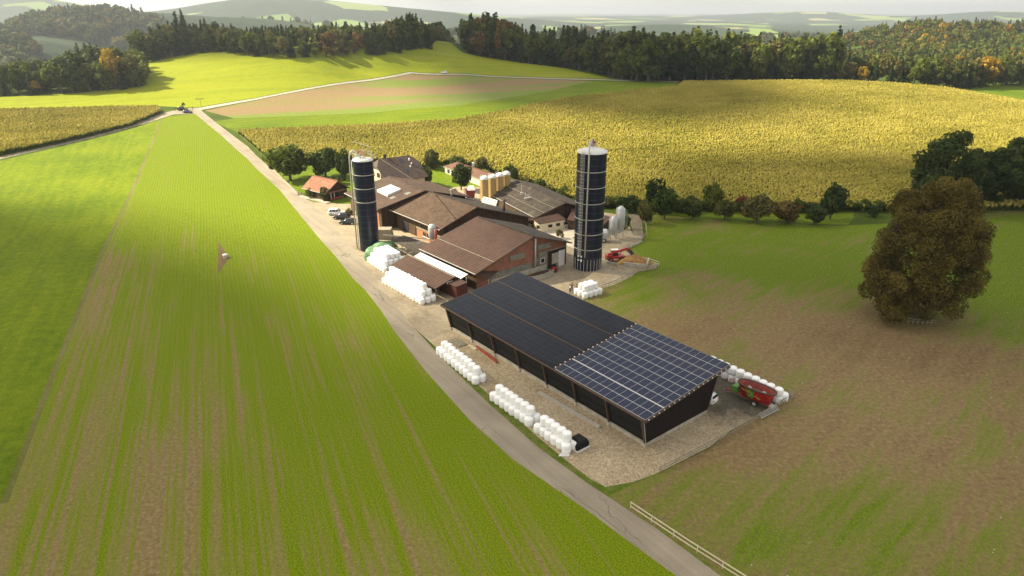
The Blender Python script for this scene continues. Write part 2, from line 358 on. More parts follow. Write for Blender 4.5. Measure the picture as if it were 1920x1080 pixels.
M['dirt']=m_grass('dirt_track',(.10,.085,.06),(.15,.125,.09),(.22,.185,.13),R(60),.2,(.05,.065,.02),.36)
# ------------------------------------------------------------------ ground regions (pixels of the photo traced onto the land)
def W(lst): return [hit(u,v) for u,v in lst]
mainL=[(1268,1080),(1183,1018),(1100,956),(1047,920),(960,860),(880,787),(800,698),(739,620),(715,583),(684,543),(660,520),(627,478),(604,453),(569,411),(524,355.5),(480,315.5),(465,299),(417,255.6),(366,213.5)]
mainR=[(1351,1080),(1230,990),(1100,905),(1007,837),(917,757),(840,683),(800,640),(774,612),(727,555),(700,515),(672,478),(640,440),(604,400),(562,362),(524,329),(480,291),(465,275),(417,239),(376,206)]
def extend(poly_l,poly_r,y=20):
    out=[]
    for P in (poly_l,poly_r):
        a,b=P[0],P[1]; k=(a[1]-y)/(b[1]-a[1]); out.append((a[0]-(b[0]-a[0])*k,y))
    return out
wl,wr=W(mainL),W(mainR); eL,eR=extend(wl,wr)
junction=W([(376,206),(370,202.5),(345,203),(311,210.5)])
westlow=W([(325,214.5),(167,260),(0,298.5)]); westup=W([(0,294),(167,256.5),(311,210.5)])
def ext2(a,b,d):
    v=Vector((b[0]-a[0],b[1]-a[1])).normalized()*d; return (b[0]+v.x,b[1]+v.y)
we1=ext2(westlow[1],westlow[2],150); we2=ext2(westup[1],westup[0],150)
road_poly=[eL]+wl+westlow+[we1,we2]+westup+junction[::-1][1:]+wr[::-1]+[eR]
eastlow=W([(376,206.3),(480,187.2),(655,155.8),(772.5,137.6),(870,140.2),(1060,148.8),(1160,151.4),(1272,154)])
eastup=W([(1272,152.4),(1160,149.6),(1060,147),(870,138.2),(768,134.8),(655,152.6),(480,184),(370,202.6)])
eastroad=eastlow+eastup
fieldline=W([(300,226),(190,470),(95,700),(0,945)]); fl_end=ext2(fieldline[-2],fieldline[-1],60)
crop=[eL,(-20,10),(fl_end[0],fl_end[1])]+fieldline[::-1]+W([(318,218),(345,215.3)])+wl[::-1]
lush=[fl_end]+fieldline[::-1]+[hit(318,218)]+[ext2(westlow[0],p,0) for p in W([(167,263),(0,301.5)])]+[(-380,215),(-300,40),(-60,5)]
maizeR_base=W([(447,252),(475,275),(503,300),(520,306),(640,312),(705,306),(800,318),(845,309),(900,316),(960,340),(1040,366),(1080,381),(1180,388),(1300,388),(1500,394),(1640,398),(1700,399),(1920,397)])
maizeR_top=W([(2100,225),(1920,196),(1770,170),(1650,160),(1560,157),(1400,157.5),(1281,158.5),(1270,168),(1050,191),(940,216),(850,232),(720,239.5),(560,247)])
maizeR=maizeR_base+[(300,185),(420,300)]+maizeR_top
maizeL=W([(303,213.5),(244,238.5),(111,271),(0,293.5)])[::-1]+W([(297,206),(194,207),(0,212)])
maizeL=[(-300,205)]+maizeL+[(-330,310)]
stubble=W([(384,207.5),(480,188.5),(655,157),(772,139),(870,141.5),(1060,150),(1110,152),(1040,168),(960,182),(860,198),(700,211),(560,217),(440,222)])
band=W([(440,222),(560,217),(700,211),(860,198),(960,182),(1040,168),(1110,152),(1160,152.5),(1272,155),(1270,166),(1050,189),(940,214),(850,230),(720,237.5),(560,245),(447,249),(400,228)])
hillmeadow=W([(0,203),(194,199),(300,199),(345,201),(370,201.5),(480,183),(655,151.6),(768,133.8),(870,137.2),(1060,146),(1148,148),(1060,128),(940,112),(868,99)])+[(-60,620),(-180,600),(-250,560),(-262,500)]+W([(262,163),(150,174),(0,182)])+[(-430,330),(-330,320)]
farmeadow=W([(1790,166),(1920,188),(2100,218)])+[(470,400),(560,520),(430,520),(330,500)]
yard=W([(604,400),(575,374),(590,379),(640,382),(700,384),(760,360),(860,350),(960,350),(1060,372),(1110,395),(1160,402),(1180,425),(1188,441),(1206,443.5),(1200,453),(1169,468.5),(1180,474),(1200,482),(1234,494.4),(1230,503.7),(1197,509),(1184,518.5),(1154,533),(1126,542),(1080,572),(960,580),(842,622),(803,638),(774,612),(727,555),(700,515),(672,478),(640,440)])
yard=[p for p in yard]
yardpale=W([(1000,428),(1060,412),(1085,420),(1085,470),(1040,450),(1005,440)])
gravel=W([(803,638),(842,622),(960,585),(1080,590),(1340,700),(1385,712),(1345,752),(1330,790),(1380,800),(1330,838),(1237,885),(1190,903),(1135,913),(1106,897),(1060,862),(1019,828),(975,790),(930,752),(890,716),(852,680)])
dirt=W([(1330,696),(1400,706),(1484,742),(1380,800),(1330,838),(1290,830),(1300,790),(1340,755)])
regrowth=W([(1126,543),(1154,534),(1184,519.5),(1197,510),(1230,505),(1236,495),(1200,481),(1170,469.5),(1202,454),(1212,443),(1208,412),(1225,402),(1350,412),(1500,420),(1570,424),(1640,420),(1700,418),(1800,410),(1920,398)])+[(300,183),(300,20),(24,20)]+W([(1400,1105),(1230,990),(1140,930),(1190,907),(1237,887),(1330,840),(1380,802),(1487,743),(1400,706),(1330,696),(1080,574)])
verge=[eR]+wr[:6]+W([(803,638),(870,670),(960,755),(1040,825),(1130,890),(1140,905),(1190,905),(1237,885),(1240,893),(1180,925),(1230,975),(1400,1100)])+[(26,20)]
lawn=W([(524,329),(503,302),(640,313),(800,320),(845,310),(900,318),(960,342),(1060,372),(960,350),(860,350),(760,360),(700,384),(640,382),(590,379),(562,364)])
lawn2=W([(1130,385),(1208,396),(1210,410),(1225,401),(1350,411),(1500,419),(1590,421),(1600,410),(1600,398),(1500,395),(1300,389),(1180,389)])
farmtrack=W([(1188,441),(1206,443),(1204,415),(1196,400),(1178,402),(1184,425)])
pathR=W([(1838,401),(1920,393),(1990,390),(1990,396),(1920,400),(1850,410)])
margin=fieldline+[(x_+.75,y_+.3) for x_,y_ in fieldline[::-1]]
REG=[('field_margin','margin',margin),('road','road',road_poly),('lane','roadfar',eastroad),('left_maize_ground','verge',maizeL),('maize_ground','verge',maizeR),
 ('grass_band','band',band),('stubble_field','stubble',stubble),('concrete_apron','yardpale',yardpale),('dirt_yard','gravel',dirt),('farm_yard','yard',yard),('gravel_yard','gravel',gravel),('farm_track','dirt',farmtrack),('footpath','verge',pathR),
 ('bare_patch','bare',W([(409,452),(421,470),(431,482),(424,492),(409,514)])),('crop_field','crop',crop),('lush_meadow','lush',lush),('hill_meadow','hillgrass',hillmeadow),('far_meadow','lawn',farmeadow),
 ('orchard_lawn','lawn',lawn2),('garden_lawn','lawn',lawn),('regrowth_field','regrowth',regrowth),('verge','verge',verge)]
# ------------------------------------------------------------------ polygons test (numpy)
def inside(px,py,poly):
    px=np.asarray(px); py=np.asarray(py); c=np.zeros(len(px),bool); n=len(poly)
    for i in range(n):
        x1,y1=poly[i]; x2,y2=poly[(i+1)%n]
        if y1==y2: continue
        k=((y1>py)!=(y2>py))&(px<(x2-x1)*(py-y1)/(y2-y1)+x1); c^=k
    return c
def build_ground():
    pts=[]
    for y in np.arange(20,260,5.): 
        w=y*.95+70
        for x in np.arange(-w,w,5.): pts.append((x+random.uniform(-1,1),y+random.uniform(-1,1)))
    for y in np.arange(260,820,9.):
        w=y*.9+60
        for x in np.arange(-w,w,9.): pts.append((x+random.uniform(-2,2),y+random.uniform(-2,2)))
    for y in np.arange(-60,20,20.):
        for x in np.arange(-220,221,20.): pts.append((x,y+random.uniform(-2,2)))
    r=850.
    while r<17000:
        for a in np.arange(-46,46.1,.55): pts.append((r*math.sin(R(a))+random.uniform(-1,1),r*math.cos(R(a))+r*.004*random.random()))
        r*=1.028
    pts+= [(-16000,-300),(16000,-300),(-18000,17500),(18000,17500),(-700,-100),(700,-100)]
    faces=[]; edges=[]; rings=[]; vs=list(pts)
    for _,_,poly in REG:
        # subdivide long edges so the lines follow the land
        ring=[]
        for i,a in enumerate(poly):
            b=poly[(i+1)%len(poly)]; L=math.hypot(b[0]-a[0],b[1]-a[1]); k=max(1,int(L/8))
            for j in range(k): ring.append((a[0]+(b[0]-a[0])*j/k,a[1]+(b[1]-a[1])*j/k))
        s=len(vs); vs+=ring; edges+= [(s+i,s+(i+1)%len(ring)) for i in range(len(ring))]; rings.append(ring)
    V,E,Fa,ov,oe,of=delaunay_2d_cdt([Vector(p) for p in vs],edges,faces,0,0.01,True)
    P=np.array([(p.x,p.y) for p in V]); z=Z(P[:,0],P[:,1])
    P3=np.c_[P,z]; e=2.
    nx=-(Z(P[:,0]+e,P[:,1])-Z(P[:,0]-e,P[:,1]))/(2*e); ny=-(Z(P[:,0],P[:,1]+e)-Z(P[:,0],P[:,1]-e))/(2*e)
    NN=np.c_[nx,ny,np.ones(len(P))]; NN/=np.linalg.norm(NN,axis=1)[:,None]
    Fall=np.array([f for f in Fa if len(f)==3]); cen=P[Fall].mean(1); who=np.full(len(Fall),-1)
    for k in range(len(REG)-1,-1,-1): who[inside(cen[:,0],cen[:,1],REG[k][2])]=k
    groups={int(k):Fall[who==k] for k in np.unique(who)}
    for k,fl in groups.items():
        name,mat=('ground','land') if k<0 else REG[k][:2]
        Fq=fl
        used,inv=np.unique(Fq.ravel(),return_inverse=True); Fq=inv.reshape(-1,3)
        a,b,c=P3[used][Fq[:,0]],P3[used][Fq[:,1]],P3[used][Fq[:,2]]
        up=((b-a)[:,0]*(c-a)[:,1]-(b-a)[:,1]*(c-a)[:,0])>0
        Fq[~up]=Fq[~up][:,::-1]
        o=npmesh(name,P3[used],Fq,M[mat],smooth=True)
        o.data.normals_split_custom_set_from_vertices(NN[used].tolist())
        tag(o,kind='structure')
build_ground()
# ------------------------------------------------------------------ maize
def m_maize(name,ang):
    n=NT(name); p=n.pos(); g=n.noise(p,2.2,3,.7); b=n.noise(p,.025,3,.6); st=n.noise(mul(n,n.rot(-ang),(.12,1,1)),.3,3)
    at_=n.n.new('ShaderNodeAttribute'); at_.attribute_name='hgt'
    f=n.m('ADD',n.m('MULTIPLY',g,.42),n.m('ADD',n.m('MULTIPLY',b,.40),n.m('MULTIPLY',st,.22)))
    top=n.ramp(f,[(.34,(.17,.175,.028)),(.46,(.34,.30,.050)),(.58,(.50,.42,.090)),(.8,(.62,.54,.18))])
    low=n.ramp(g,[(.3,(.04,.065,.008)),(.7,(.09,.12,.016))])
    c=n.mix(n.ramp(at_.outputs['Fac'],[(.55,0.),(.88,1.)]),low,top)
    n.fin(c,.85,0,.1)
    t=n.n.new('ShaderNodeBsdfTranslucent'); n.L(c,t.inputs[0]); mx=n.n.new('ShaderNodeMixShader'); mx.inputs[0].default_value=.15
    n.L(n.bs.outputs[0],mx.inputs[1]); n.L(t.outputs[0],mx.inputs[2]); n.L(mx.outputs[0],n.out.inputs[0]); return n.mat
def maize(name,poly,ang,label,sp):
    P=np.array(poly); x0,y0=P.min(0); x1,y1=P.max(0)
    ca,sa=math.cos(ang),math.sin(ang); cx,cy=(x0+x1)/2,(y0+y1)/2; r=math.hypot(x1-x0,y1-y0)/2+5
    a=np.arange(-r,r,sp[0]); b=np.arange(-r,r,sp[1]); A,B=np.meshgrid(a,b); A=A.ravel()+RNG.uniform(-.6,.6,A.size)*sp[0]; B=B.ravel()+RNG.uniform(-.12,.12,B.size)*sp[1]
    x=cx+A*ca-B*sa; y=cy+A*sa+B*ca
    k=inside(x,y,poly)&(np.abs(x)<y*.9+60); x,y=x[k],y[k]
    z=Z(x,y); n=len(x)
    h=2.35+RNG.uniform(-.35,.4,n)
    # each plant clump: 4 arching leaf blades (quads) and a tassel
    verts=[]; faces=[]
    ths=RNG.uniform(0,6.28,n)
    base=0; hs=[]
    for j in range(4):
        th=ths+j*math.pi/2+RNG.uniform(-.3,.3,n); dx,dy=np.cos(th),np.sin(th); w=.13+RNG.uniform(0,.08,n); L=.5+RNG.uniform(-.12,.18,n); hb=h*RNG.uniform(.35,.8,n)
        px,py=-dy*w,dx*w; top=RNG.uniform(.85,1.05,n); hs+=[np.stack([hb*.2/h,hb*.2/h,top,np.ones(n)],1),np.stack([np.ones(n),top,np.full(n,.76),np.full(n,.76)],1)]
        q=np.stack([np.c_[x+px*.6,y+py*.6,z+hb*.2],np.c_[x-px*.6,y-py*.6,z+hb*.2],np.c_[x+dx*L*.45-px,y+dy*L*.45-py,z+h*top],np.c_[x+dx*L*.45+px,y+dy*L*.45+py,z+h]],1)
        q2=np.stack([q[:,3],q[:,2],np.c_[x+dx*L-px*.3,y+dy*L-py*.3,z+h*.72],np.c_[x+dx*L+px*.3,y+dy*L+py*.3,z+h*.72]],1)
        for qq in (q,q2):
            verts.append(qq.reshape(-1,3)); faces.append(np.arange(n*4).reshape(-1,4)+base); base+=n*4
    for sz,hk in ((.46,.80),(.38,.90),(.30,.97)):      # nodding upper leaves that close the canopy
        th=RNG.uniform(0,6.28,n); dx,dy=np.cos(th)*sz,np.sin(th)*sz; zz=z+h*hk; tl=RNG.uniform(-.16,.16,(4,n))
        verts.append(np.stack([np.c_[x-dx,y-dy,zz+tl[0]],np.c_[x+dy*.7,y-dx*.7,zz+tl[1]],np.c_[x+dx,y+dy,zz+tl[2]],np.c_[x-dy*.7,y+dx*.7,zz+tl[3]]],1).reshape(-1,3)); faces.append(np.arange(n*4).reshape(-1,4)+base); base+=n*4; hs.append(np.full((n,4),hk))
    V=np.concatenate(verts); Fq=np.concatenate(faces)
    o=npmesh(name,V,Fq,M['maize'])
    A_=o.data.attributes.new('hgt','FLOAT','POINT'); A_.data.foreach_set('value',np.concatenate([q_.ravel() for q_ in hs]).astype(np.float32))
    tag(o,label,'maize field',kind='stuff')
M['maize']=m_maize('maize_leaves',R(20))
maize('maize_field',maizeR,R(28),'tall yellowing maize crop covering the hillside behind the farm',(.80,.84))
maize('maize_field',maizeL,R(24),'tall yellowing maize crop beside the lane on the far left',(.76,.8))
# ------------------------------------------------------------------ buildings
def roofmat(name,c1,c2,axis,pitch,depth=.5,blot=None,tile=None,rough=.8):
    "corrugated or tiled sheet; axis = horizontal direction across the ribs, tile = (axis2, pitch2) for courses"
    n=NT(name); p=n.pos(); d=n.vm('DOT_PRODUCT',p,(axis[0],axis[1],0)); w=n.m('SINE',n.m('MULTIPLY',d,2*math.pi/pitch))
    g=n.noise(p,.9,4,.65); st=n.noise(p,.15,3); h=w
    f=n.m('ADD',n.m('MULTIPLY',g,.55),n.m('MULTIPLY',st,.45))
    c=n.ramp(f,[(.36,c1),(.62,c2)])
    c=n.mix(n.m('MULTIPLY_ADD',w,.14,.14),c,tuple(x*.45 for x in c1))
    if tile:
        d2=n.vm('DOT_PRODUCT',p,(tile[0][0],tile[0][1],0)); k=n.m('FRACT',n.m('DIVIDE',d2,tile[1])); c=n.mix(n.m('MULTIPLY',n.m('LESS_THAN',k,.16),.45),c,tuple(x*.35 for x in c1)); h=n.m('ADD',w,k)
        v=n.n.new('ShaderNodeTexWhiteNoise'); q=n.vm('ADD',n.vm('SCALE',n.vm('FLOOR',n.vm('DIVIDE',_cmb(n,d,d2),(pitch*2,tile[1],1))),.37) ,(0,0,0)); n.L(q,v.inputs[0])
        c=n.mix(n.m('MULTIPLY',v.outputs[0],.35),c,blot or c2)
    elif blot:
        c=n.mix(n.ramp(n.noise(p,.5,4,.7),[(.52,0.),(.68,.6)]),c,blot)
    n.bump(h,depth,.04); return n.fin(c,rough,0,.3)
def _cmb(n,a,b):
    k=n.n.new('ShaderNodeCombineXYZ'); n.L(a,k.inputs[0]); n.L(b,k.inputs[1]); return k.outputs[0]
def boards(name,c1,c2,axis,w=.2,gap=.6,rough=.8):
    n=NT(name); p=n.pos(); d=n.m('DIVIDE',n.vm('DOT_PRODUCT',p,(axis[0],axis[1],axis[2] if len(axis)>2 else 0)),w); k=n.m('FRACT',d); r=n.n.new('ShaderNodeTexWhiteNoise'); r.noise_dimensions='1D'; n.L(n.m('FLOOR',d),r.inputs['W'])
    f=n.m('ADD',n.m('MULTIPLY',r.outputs[0],.6),n.m('MULTIPLY',n.noise(mul(n,p,(1,1,.3)),2.5,4,.7),.45)); c=n.ramp(f,[(.2,c1),(.85,c2)])
    c=n.mix(n.m('MULTIPLY',n.m('LESS_THAN',k,.1),gap),c,(.01,.008,.006)); n.bump(k,.3,.02); return n.fin(c,rough,0,.25)
LE=(-.643,.766); SE=(.766,.643)
M['roofE']=roofmat('ridged_brown_sheet',(.062,.032,.022),(.098,.053,.037),LE,.9,.6)
M['roofC']=roofmat('old_brown_tiles',(.10,.062,.036),(.17,.105,.06),SE,.35,.6,(.26,.165,.09),(SE,.62))
M['roofC']=roofmat('old_brown_tiles',(.052,.029,.017),(.090,.052,.030),LE,.5,.5,(.15,.09,.05),(SE,.7))
M['roofD']=roofmat('brown_tiles_worn',(.048,.028,.019),(.085,.050,.033),LE,.5,.5,(.13,.08,.05),(SE,.7))
M['roofG']=roofmat('grey_fibre_cement',(.035,.026,.019),(.068,.052,.038),(-.454,.891),1.1,.7,(.14,.11,.08))
M['roofF']=roofmat('grey_fibre_cement_old',(.026,.020,.016),(.052,.041,.032),LE,1.1,.7,(.10,.08,.06))
M['roofred']=roofmat('red_brown_tiles',(.10,.045,.028),(.155,.072,.045),(-.454,.891),.5,.4)
M['roofhouse']=roofmat('house_tiles',(.062,.042,.036),(.105,.074,.062),(.781,.624),.45,.4,(.13,.09,.07),((.624,-.781),.55))
M['roofcot']=roofmat('cottage_tiles',(.19,.065,.036),(.30,.12,.066),(-.79,.61),.4,.5,(.36,.21,.12),((.61,.79),.4))
M['brick']=plain('red_panel_wall',(.235,.095,.055),.8,0,.2,.8)
M['brick2']=plain('orange_wall',(.33,.14,.065),.8,0,.25,1.)
M['darkred']=boards('dark_red_boards',(.06,.018,.013),(.11,.035,.022),LE,.25)
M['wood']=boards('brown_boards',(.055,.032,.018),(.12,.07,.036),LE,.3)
M['wood_shaded']=boards('shaded_brown_boards',(.030,.018,.011),(.065,.037,.021),SE,.3)  # brown boards darkened in the colour to stand for shade under the eaves
M['dkwood']=boards('black_stained_boards',(.007,.004,.0035),(.018,.009,.007),(.781,.624),.16,.8,.85)
M['post']=plain('brown_timber',(.075,.045,.028),.7)
M['greywood']=plain('weathered_timber',(.27,.235,.17),.85,0,.3,3)
M['palewood']=plain('pale_timber',(.58,.50,.36),.8,0,.15,3)
M['conc']=plain('concrete_wall',(.40,.36,.29),.85,0,.25,1.2)
M['white']=plain('white_paint',(.74,.72,.68),.5,0,.06)
M['cream']=plain('cream_render',(.66,.56,.40),.85,0,.08)
M['dark']=plain('dark_interior',(.012,.010,.009),.9)
M['glass']=plain('window_glass',(.02,.025,.03),.08,0,.2,1,.8)
M['panelclear']=plain('translucent_sheet',(.17,.165,.14),.5,0,.35,1.5)
M['steel']=plain('galvanised_steel',(.46,.47,.47),.42,.35,.12,2)
M['steelmatte']=plain('zinc_pipe',(.48,.46,.41),.5,.2,.12,2)
M['silo']=None
def m_silo():
    n=NT('blue_enamel_panels'); p=n.obj(); s=n.n.new('ShaderNodeSeparateXYZ'); n.L(p,s.inputs[0])
    th=n.m('ARCTAN2',s.outputs[1],s.outputs[0]); a=n.m('FRACT',n.m('MULTIPLY',th,14/(2*math.pi))); z=n.m('FRACT',n.m('DIVIDE',s.outputs[2],1.42))
    k=n.m('MAXIMUM',n.m('LESS_THAN',a,.028),n.m('LESS_THAN',z,.045)); g=n.noise(mul(n,p,(1,1,.08)),1.2,4,.7)
    c=n.ramp(g,[(.3,(.004,.006,.015)),(.62,(.008,.011,.028)),(.8,(.022,.027,.05))]); c=n.mix(n.m('MULTIPLY',k,.4),c,(.12,.15,.20))
    n.fin(c,.3,0,.35); return n.mat
M['silo']=m_silo()
def m_tank():
    n=NT('beige_fibreglass'); p=n.obj(); s=n.n.new('ShaderNodeSeparateXYZ'); n.L(p,s.inputs[0]); z=n.m('FRACT',n.m('DIVIDE',s.outputs[2],1.))
    c=n.ramp(n.noise(mul(n,p,(1,1,.2)),1.5,3),[(.3,(.36,.235,.085)),(.7,(.50,.345,.14))]); c=n.mix(n.m('MULTIPLY',n.m('LESS_THAN',z,.08),.3),c,(.22,.15,.06)); return n.fin(c,.45)
M['tank']=m_tank()
M['net']=boards('black_wind_net',(.006,.006,.006),(.018,.017,.015),(0,0,1),.5,.3,.9)
M['red']=plain('red_paint',(.40,.018,.014),.35,0,.12)
M['redrust']=plain('worn_red_steel',(.30,.06,.04),.6,0,.3,3)
M['black']=plain('black_rubber',(.015,.015,.015),.8)
M['green']=plain('green_paint',(.10,.25,.03),.45,0,.2)

V3=Vector
def lerp(a,b,t): return a+(b-a)*t
def UL(p,z): return V3((p.x,p.y,z))
def gable(name,label,cat,eL,eR,rL,rR,bL,bR,mroof,mroof2,mfront,mgable,of=.9,og=.7,th=.22,z0=-.1,group=None,gutter=True,parts=True):
    """roof planes through front eave e*, ridge r*, back eave b*; L/R ends; walls inset under it. Returns root"""
    c=(eL+eR+bL+bR)/4; root=empty(name,(c.x,c.y,0),label,cat,group)
    mb=MB(); mb.slab([eL,eR,rR,rL],th); mb.build('roof',mroof,root)
    mb=MB(); mb.slab([rL-V3((0,0,.02)),rR-V3((0,0,.02)),bR,bL],th); mb.build('roof',mroof2,root)
    mb=MB(); mb.bar(rL+V3((0,0,.04)),rR+V3((0,0,.04)),.35,.12); mb.build('ridge_cap',mroof2,root)
    lf=(rL-eL).length; lb=(rL-bL).length; lg=(eR-eL).length; a=of/lf; b=of/lb; g=og/lg; dn=V3((0,0,th+.02))
    E1,E2,R1,R2,B1,B2=[p for p in (lerp(eL,rL,a),lerp(eR,rR,a),rL,rR,lerp(bL,rL,b),lerp(bR,rR,b))]
    fl,fr=lerp(E1,E2,g),lerp(E2,E1,g); gl,gr=lerp(R1,R2,g),lerp(R2,R1,g); bl,br=lerp(B1,B2,g),lerp(B2,B1,g)
    fl,fr,gl,gr,bl,br=[p-dn for p in (fl,fr,gl,gr,bl,br)]
    t=.18; mid=(fl+fr+bl+br)/4
    def wall(nm,pts,mat):
        pts=[V3(p) for p in pts]; nrm=(pts[1]-pts[0]).cross(pts[2]-pts[0]).normalized()
        if nrm.dot(mid-pts[0])<0: nrm=-nrm
        m=MB(); n=len(pts); m.add(pts+[p+nrm*t for p in pts],[tuple(range(n)),tuple(range(2*n-1,n-1,-1))]+[(i,(i+1)%n,n+(i+1)%n,n+i) for i in range(n)]); return m.build(nm,mat,root)
    wall('wall',[UL(fl,z0),UL(fr,z0),fr,fl],mfront)
    wall('wall',[UL(fr,z0),UL(br,z0),br,gr,fr],mgable)
    wall('wall',[UL(bl,z0),UL(br,z0),br,bl],mfront)
    wall('wall',[UL(fl,z0),UL(bl,z0),bl,gl,fl],mgable)
    if gutter:
        m=MB(); o=(eR-eL).normalized(); out=V3((eL.x-rL.x,eL.y-rL.y,0)).normalized(); m.bar(eL+out*.08-V3((0,0,.1)),eR+out*.08-V3((0,0,.1)),.14,.14); m.build('gutter',M['steelmatte'],root)
    for nm,A,Bp in (('verge_board',eR,rR),('verge_board',rR,bR),('verge_board',eL,rL)):
        m=MB(); o=(eR-eL).normalized()*(.04 if A in (eR,rR) else -.04); m.bar(A+o-V3((0,0,.12)),Bp+o-V3((0,0,.12)),.06,.26); m.build(nm,M['post'],root)
    return root,(fl,fr,gl,gr,bl,br)
def fr(o,L,S):
    return lambda l,s,z: V3((o[0]+L[0]*l+S[0]*s,o[1]+L[1]*l+S[1]*s,z))
fe=fr((-7.9,124.1),LE,SE)
# --- big barn E
eL,eR=fe(20.6,1.3,4),fe(.4,1.3,4); rL,rR=fe(19.9,16.7,8.5),fe(.6,16.7,8.5); bL,bR=fe(17.5,28.2,5),fe(0,27.5,5)
barn,w=gable('cow_barn','large cow barn with brown ridged roof and brick red gable behind the solar shed','barn',eL,eR,rL,rR,bL,bR,M['roofE'],M['roofF'],M['wood'],M['brick'],1.0,1.0)
def onwall(a,b,u0,u1,z0,z1,off=.06,t=.08):
    "box on wall from a to b (horizontal), from fraction metres u0..u1 along, z0..z1"
    d=V3((b.x-a.x,b.y-a.y,0)); n=V3((d.y,-d.x,0)).normalized(); d.normalize(); p=V3((a.x,a.y,0))+d*((u0+u1)/2)+n*(off); p.z=(z0+z1)/2
    return p,(u1-u0,t,z1-z0),(tuple(d),tuple(n))
G0,G1=w[1],w[5]     # gable wall foot line: front corner -> back corner
def onG(nm,u0,u1,z0,z1,mat,off=.05,t=.08,par=barn):
    m=MB(); c,d,ax=onwall(G0,G1,u0,u1,z0,z1,off,t); m.box(c,d,ax=ax); return m.build(nm,mat,par)
Wd=(V3((G1.x,G1.y,0))-V3((G0.x,G0.y,0))).length
onG('plinth',3.5,18.6,-.05,1.3,M['conc'],.08,.14)
onG('light_band',2.2,14.2,1.35,2.7,M['panelclear'],.05,.07)
onG('light_band',15.,16.2,1.35,3.2,M['panelclear'],.05,.07)
wd=onG('window_wall',16.3,18.7,1.35,4.4,M['panelclear'],.05,.08)
for i in range(5): onG('frame',16.3+i*.57,16.38+i*.57,1.35,4.4,M['greywood'],.11,.06,wd)
wn=onG('window',16.9,17.9,1.9,2.9,M['dark'],.12,.06); 
for a_,b_,c_,d_ in ((16.8,16.9,1.8,3.),(17.9,18.,1.8,3.),(16.9,17.9,2.9,3.),(16.9,17.9,1.8,1.9)): onG('frame',a_,b_,c_,d_,M['white'],.15,.08,wn)
lv=onG('louvre_panel',8.6,12.3,4.35,5.35,M['panelclear'],.05,.08); onG('frame',8.5,12.4,4.2,4.32,M['greywood'],.09,.1,lv)
lv=onG('louvre_panel',16.0,19.6,5.15,6.1,M['panelclear'],.05,.08); onG('frame',15.9,19.7,5.0,5.12,M['greywood'],.09,.1,lv)
dr=onG('doorway',19.1,23.8,-.05,4.1,M['dark'],.04,.06); onG('sliding_door',22.0,23.75,.0,3.6,M['white'],.16,.08); onG('lintel',18.9,24,4.1,4.3,M['greywood'],.08,.12)
onG('inner_wall',20.1,22.0,.9,3.3,M['conc'],.09,.05,dr)
m=MB(); p,_,ax=onwall(G0,G1,15.05,15.35,0,8,.25); 
m.tube([V3((p.x,p.y,1.4)),V3((p.x,p.y,7.9))],.2,10); m.build('vent_pipe',M['steelmatte'],barn)
m=MB(); a=lerp(eL,rL,.30); b=lerp(eR,rR,.30); m.bar(a+V3((0,0,.08)),b+V3((0,0,.08)),.1,.1); m.build('snow_guard',M['greywood'],barn)
# front of barn: downpipe and red boarded part
for l_ in (1.2,4.3): m=MB(); m.bar(fe(l_,-.4,-.1),fe(l_,-.4,3.4),.18); m.build('post',M['steelmatte'],barn)
# lean-to on the gable foot
t_=empty('lean_to_roof',(fe(-1,4,0).x,fe(-1,4,0).y,0),'small brown lean-to roof against the foot of the red barn gable','lean-to')
m=MB(); m.slab([at(894,515,3.7),at(914,523.5,2.7),at(949,495.5,3.0),at(933,489.5,4.0)],.15); m.build('roof',M['roofE'],t_)
for u,v in ((916,523),(946,497),(931,510)):
    q=at(u,v,2.7); m=MB(); m.bar((q.x,q.y,-.1),(q.x,q.y,2.7),.16); m.build('post',M['greywood'],t_)
# awning
t_=empty('canvas_awning',tuple(at(840,505,0)),'long cream canvas awning slung below the eave of the cow barn','awning')
m=MB(); q=[fe(19.3,.75,3.55),fe(2.2,.75,3.55),fe(2.6,-1.1,2.75),fe(19.6,-1.1,2.75)]; nn=[]
m.slab([q[3],q[2],q[1],q[0]],.05); m.build('canvas',M['white'],t_)
for l in (3,8,13,19): m=MB(); m.bar(fe(l,-1.0,-.1),fe(l,-1.0,2.7),.09); m.build('post',M['steelmatte'],t_)
# red boarded box under the awning end
t_=empty('red_boarded_annex',tuple(fe(2,-2,0)),'dark red boarded annex with white posts in front of the cow barn','annex')
m=MB(); m.box(fe(8,-2.2,1.25),(15.5,2.6,2.5),ax=((LE[0],LE[1],0),(SE[0],SE[1],0))); m.build('wall',M['darkred'],t_)
m=MB(); m.slab([fe(16,-3.7,2.65),fe(.1,-3.7,2.65),fe(.1,-.95,2.9),fe(16,-.95,2.9)],.1); m.build('roof',M['roofE'],t_)
# --- low open shelter
t_=empty('bale_shelter',tuple(fe(10,-4.5,0)),'open sided shelter with brown ridged roof behind the long stack of white bales','shelter')
m=MB(); m.slab([fe(19.4,-6.9,2.35),fe(2.5,-6.9,2.35),fe(2.7,-2.2,3.5),fe(19.9,-2.2,3.5)],.14); m.build('roof',M['roofE'],t_)
m=MB(); m.slab([fe(19.9,-2.2,3.48),fe(2.7,-2.2,3.48),fe(2.6,-.9,3.0),fe(19.8,-.9,3.0)],.14); m.build('roof',M['roofF'],t_)
m=MB(); m.bar(fe(2.65,-2.2,3.6),fe(19.95,-2.2,3.6),.2,.1); m.build('ridge_cap',M['greywood'],t_)
for l in (3.0,7.2,11.4,15.6,19):
    for s,z in ((-6.4,2.2),(-2.6,3.3)):
        m=MB(); m.bar(fe(l,s,-.1),fe(l,s,z),.2); m.build('post',M['greywood'],t_)
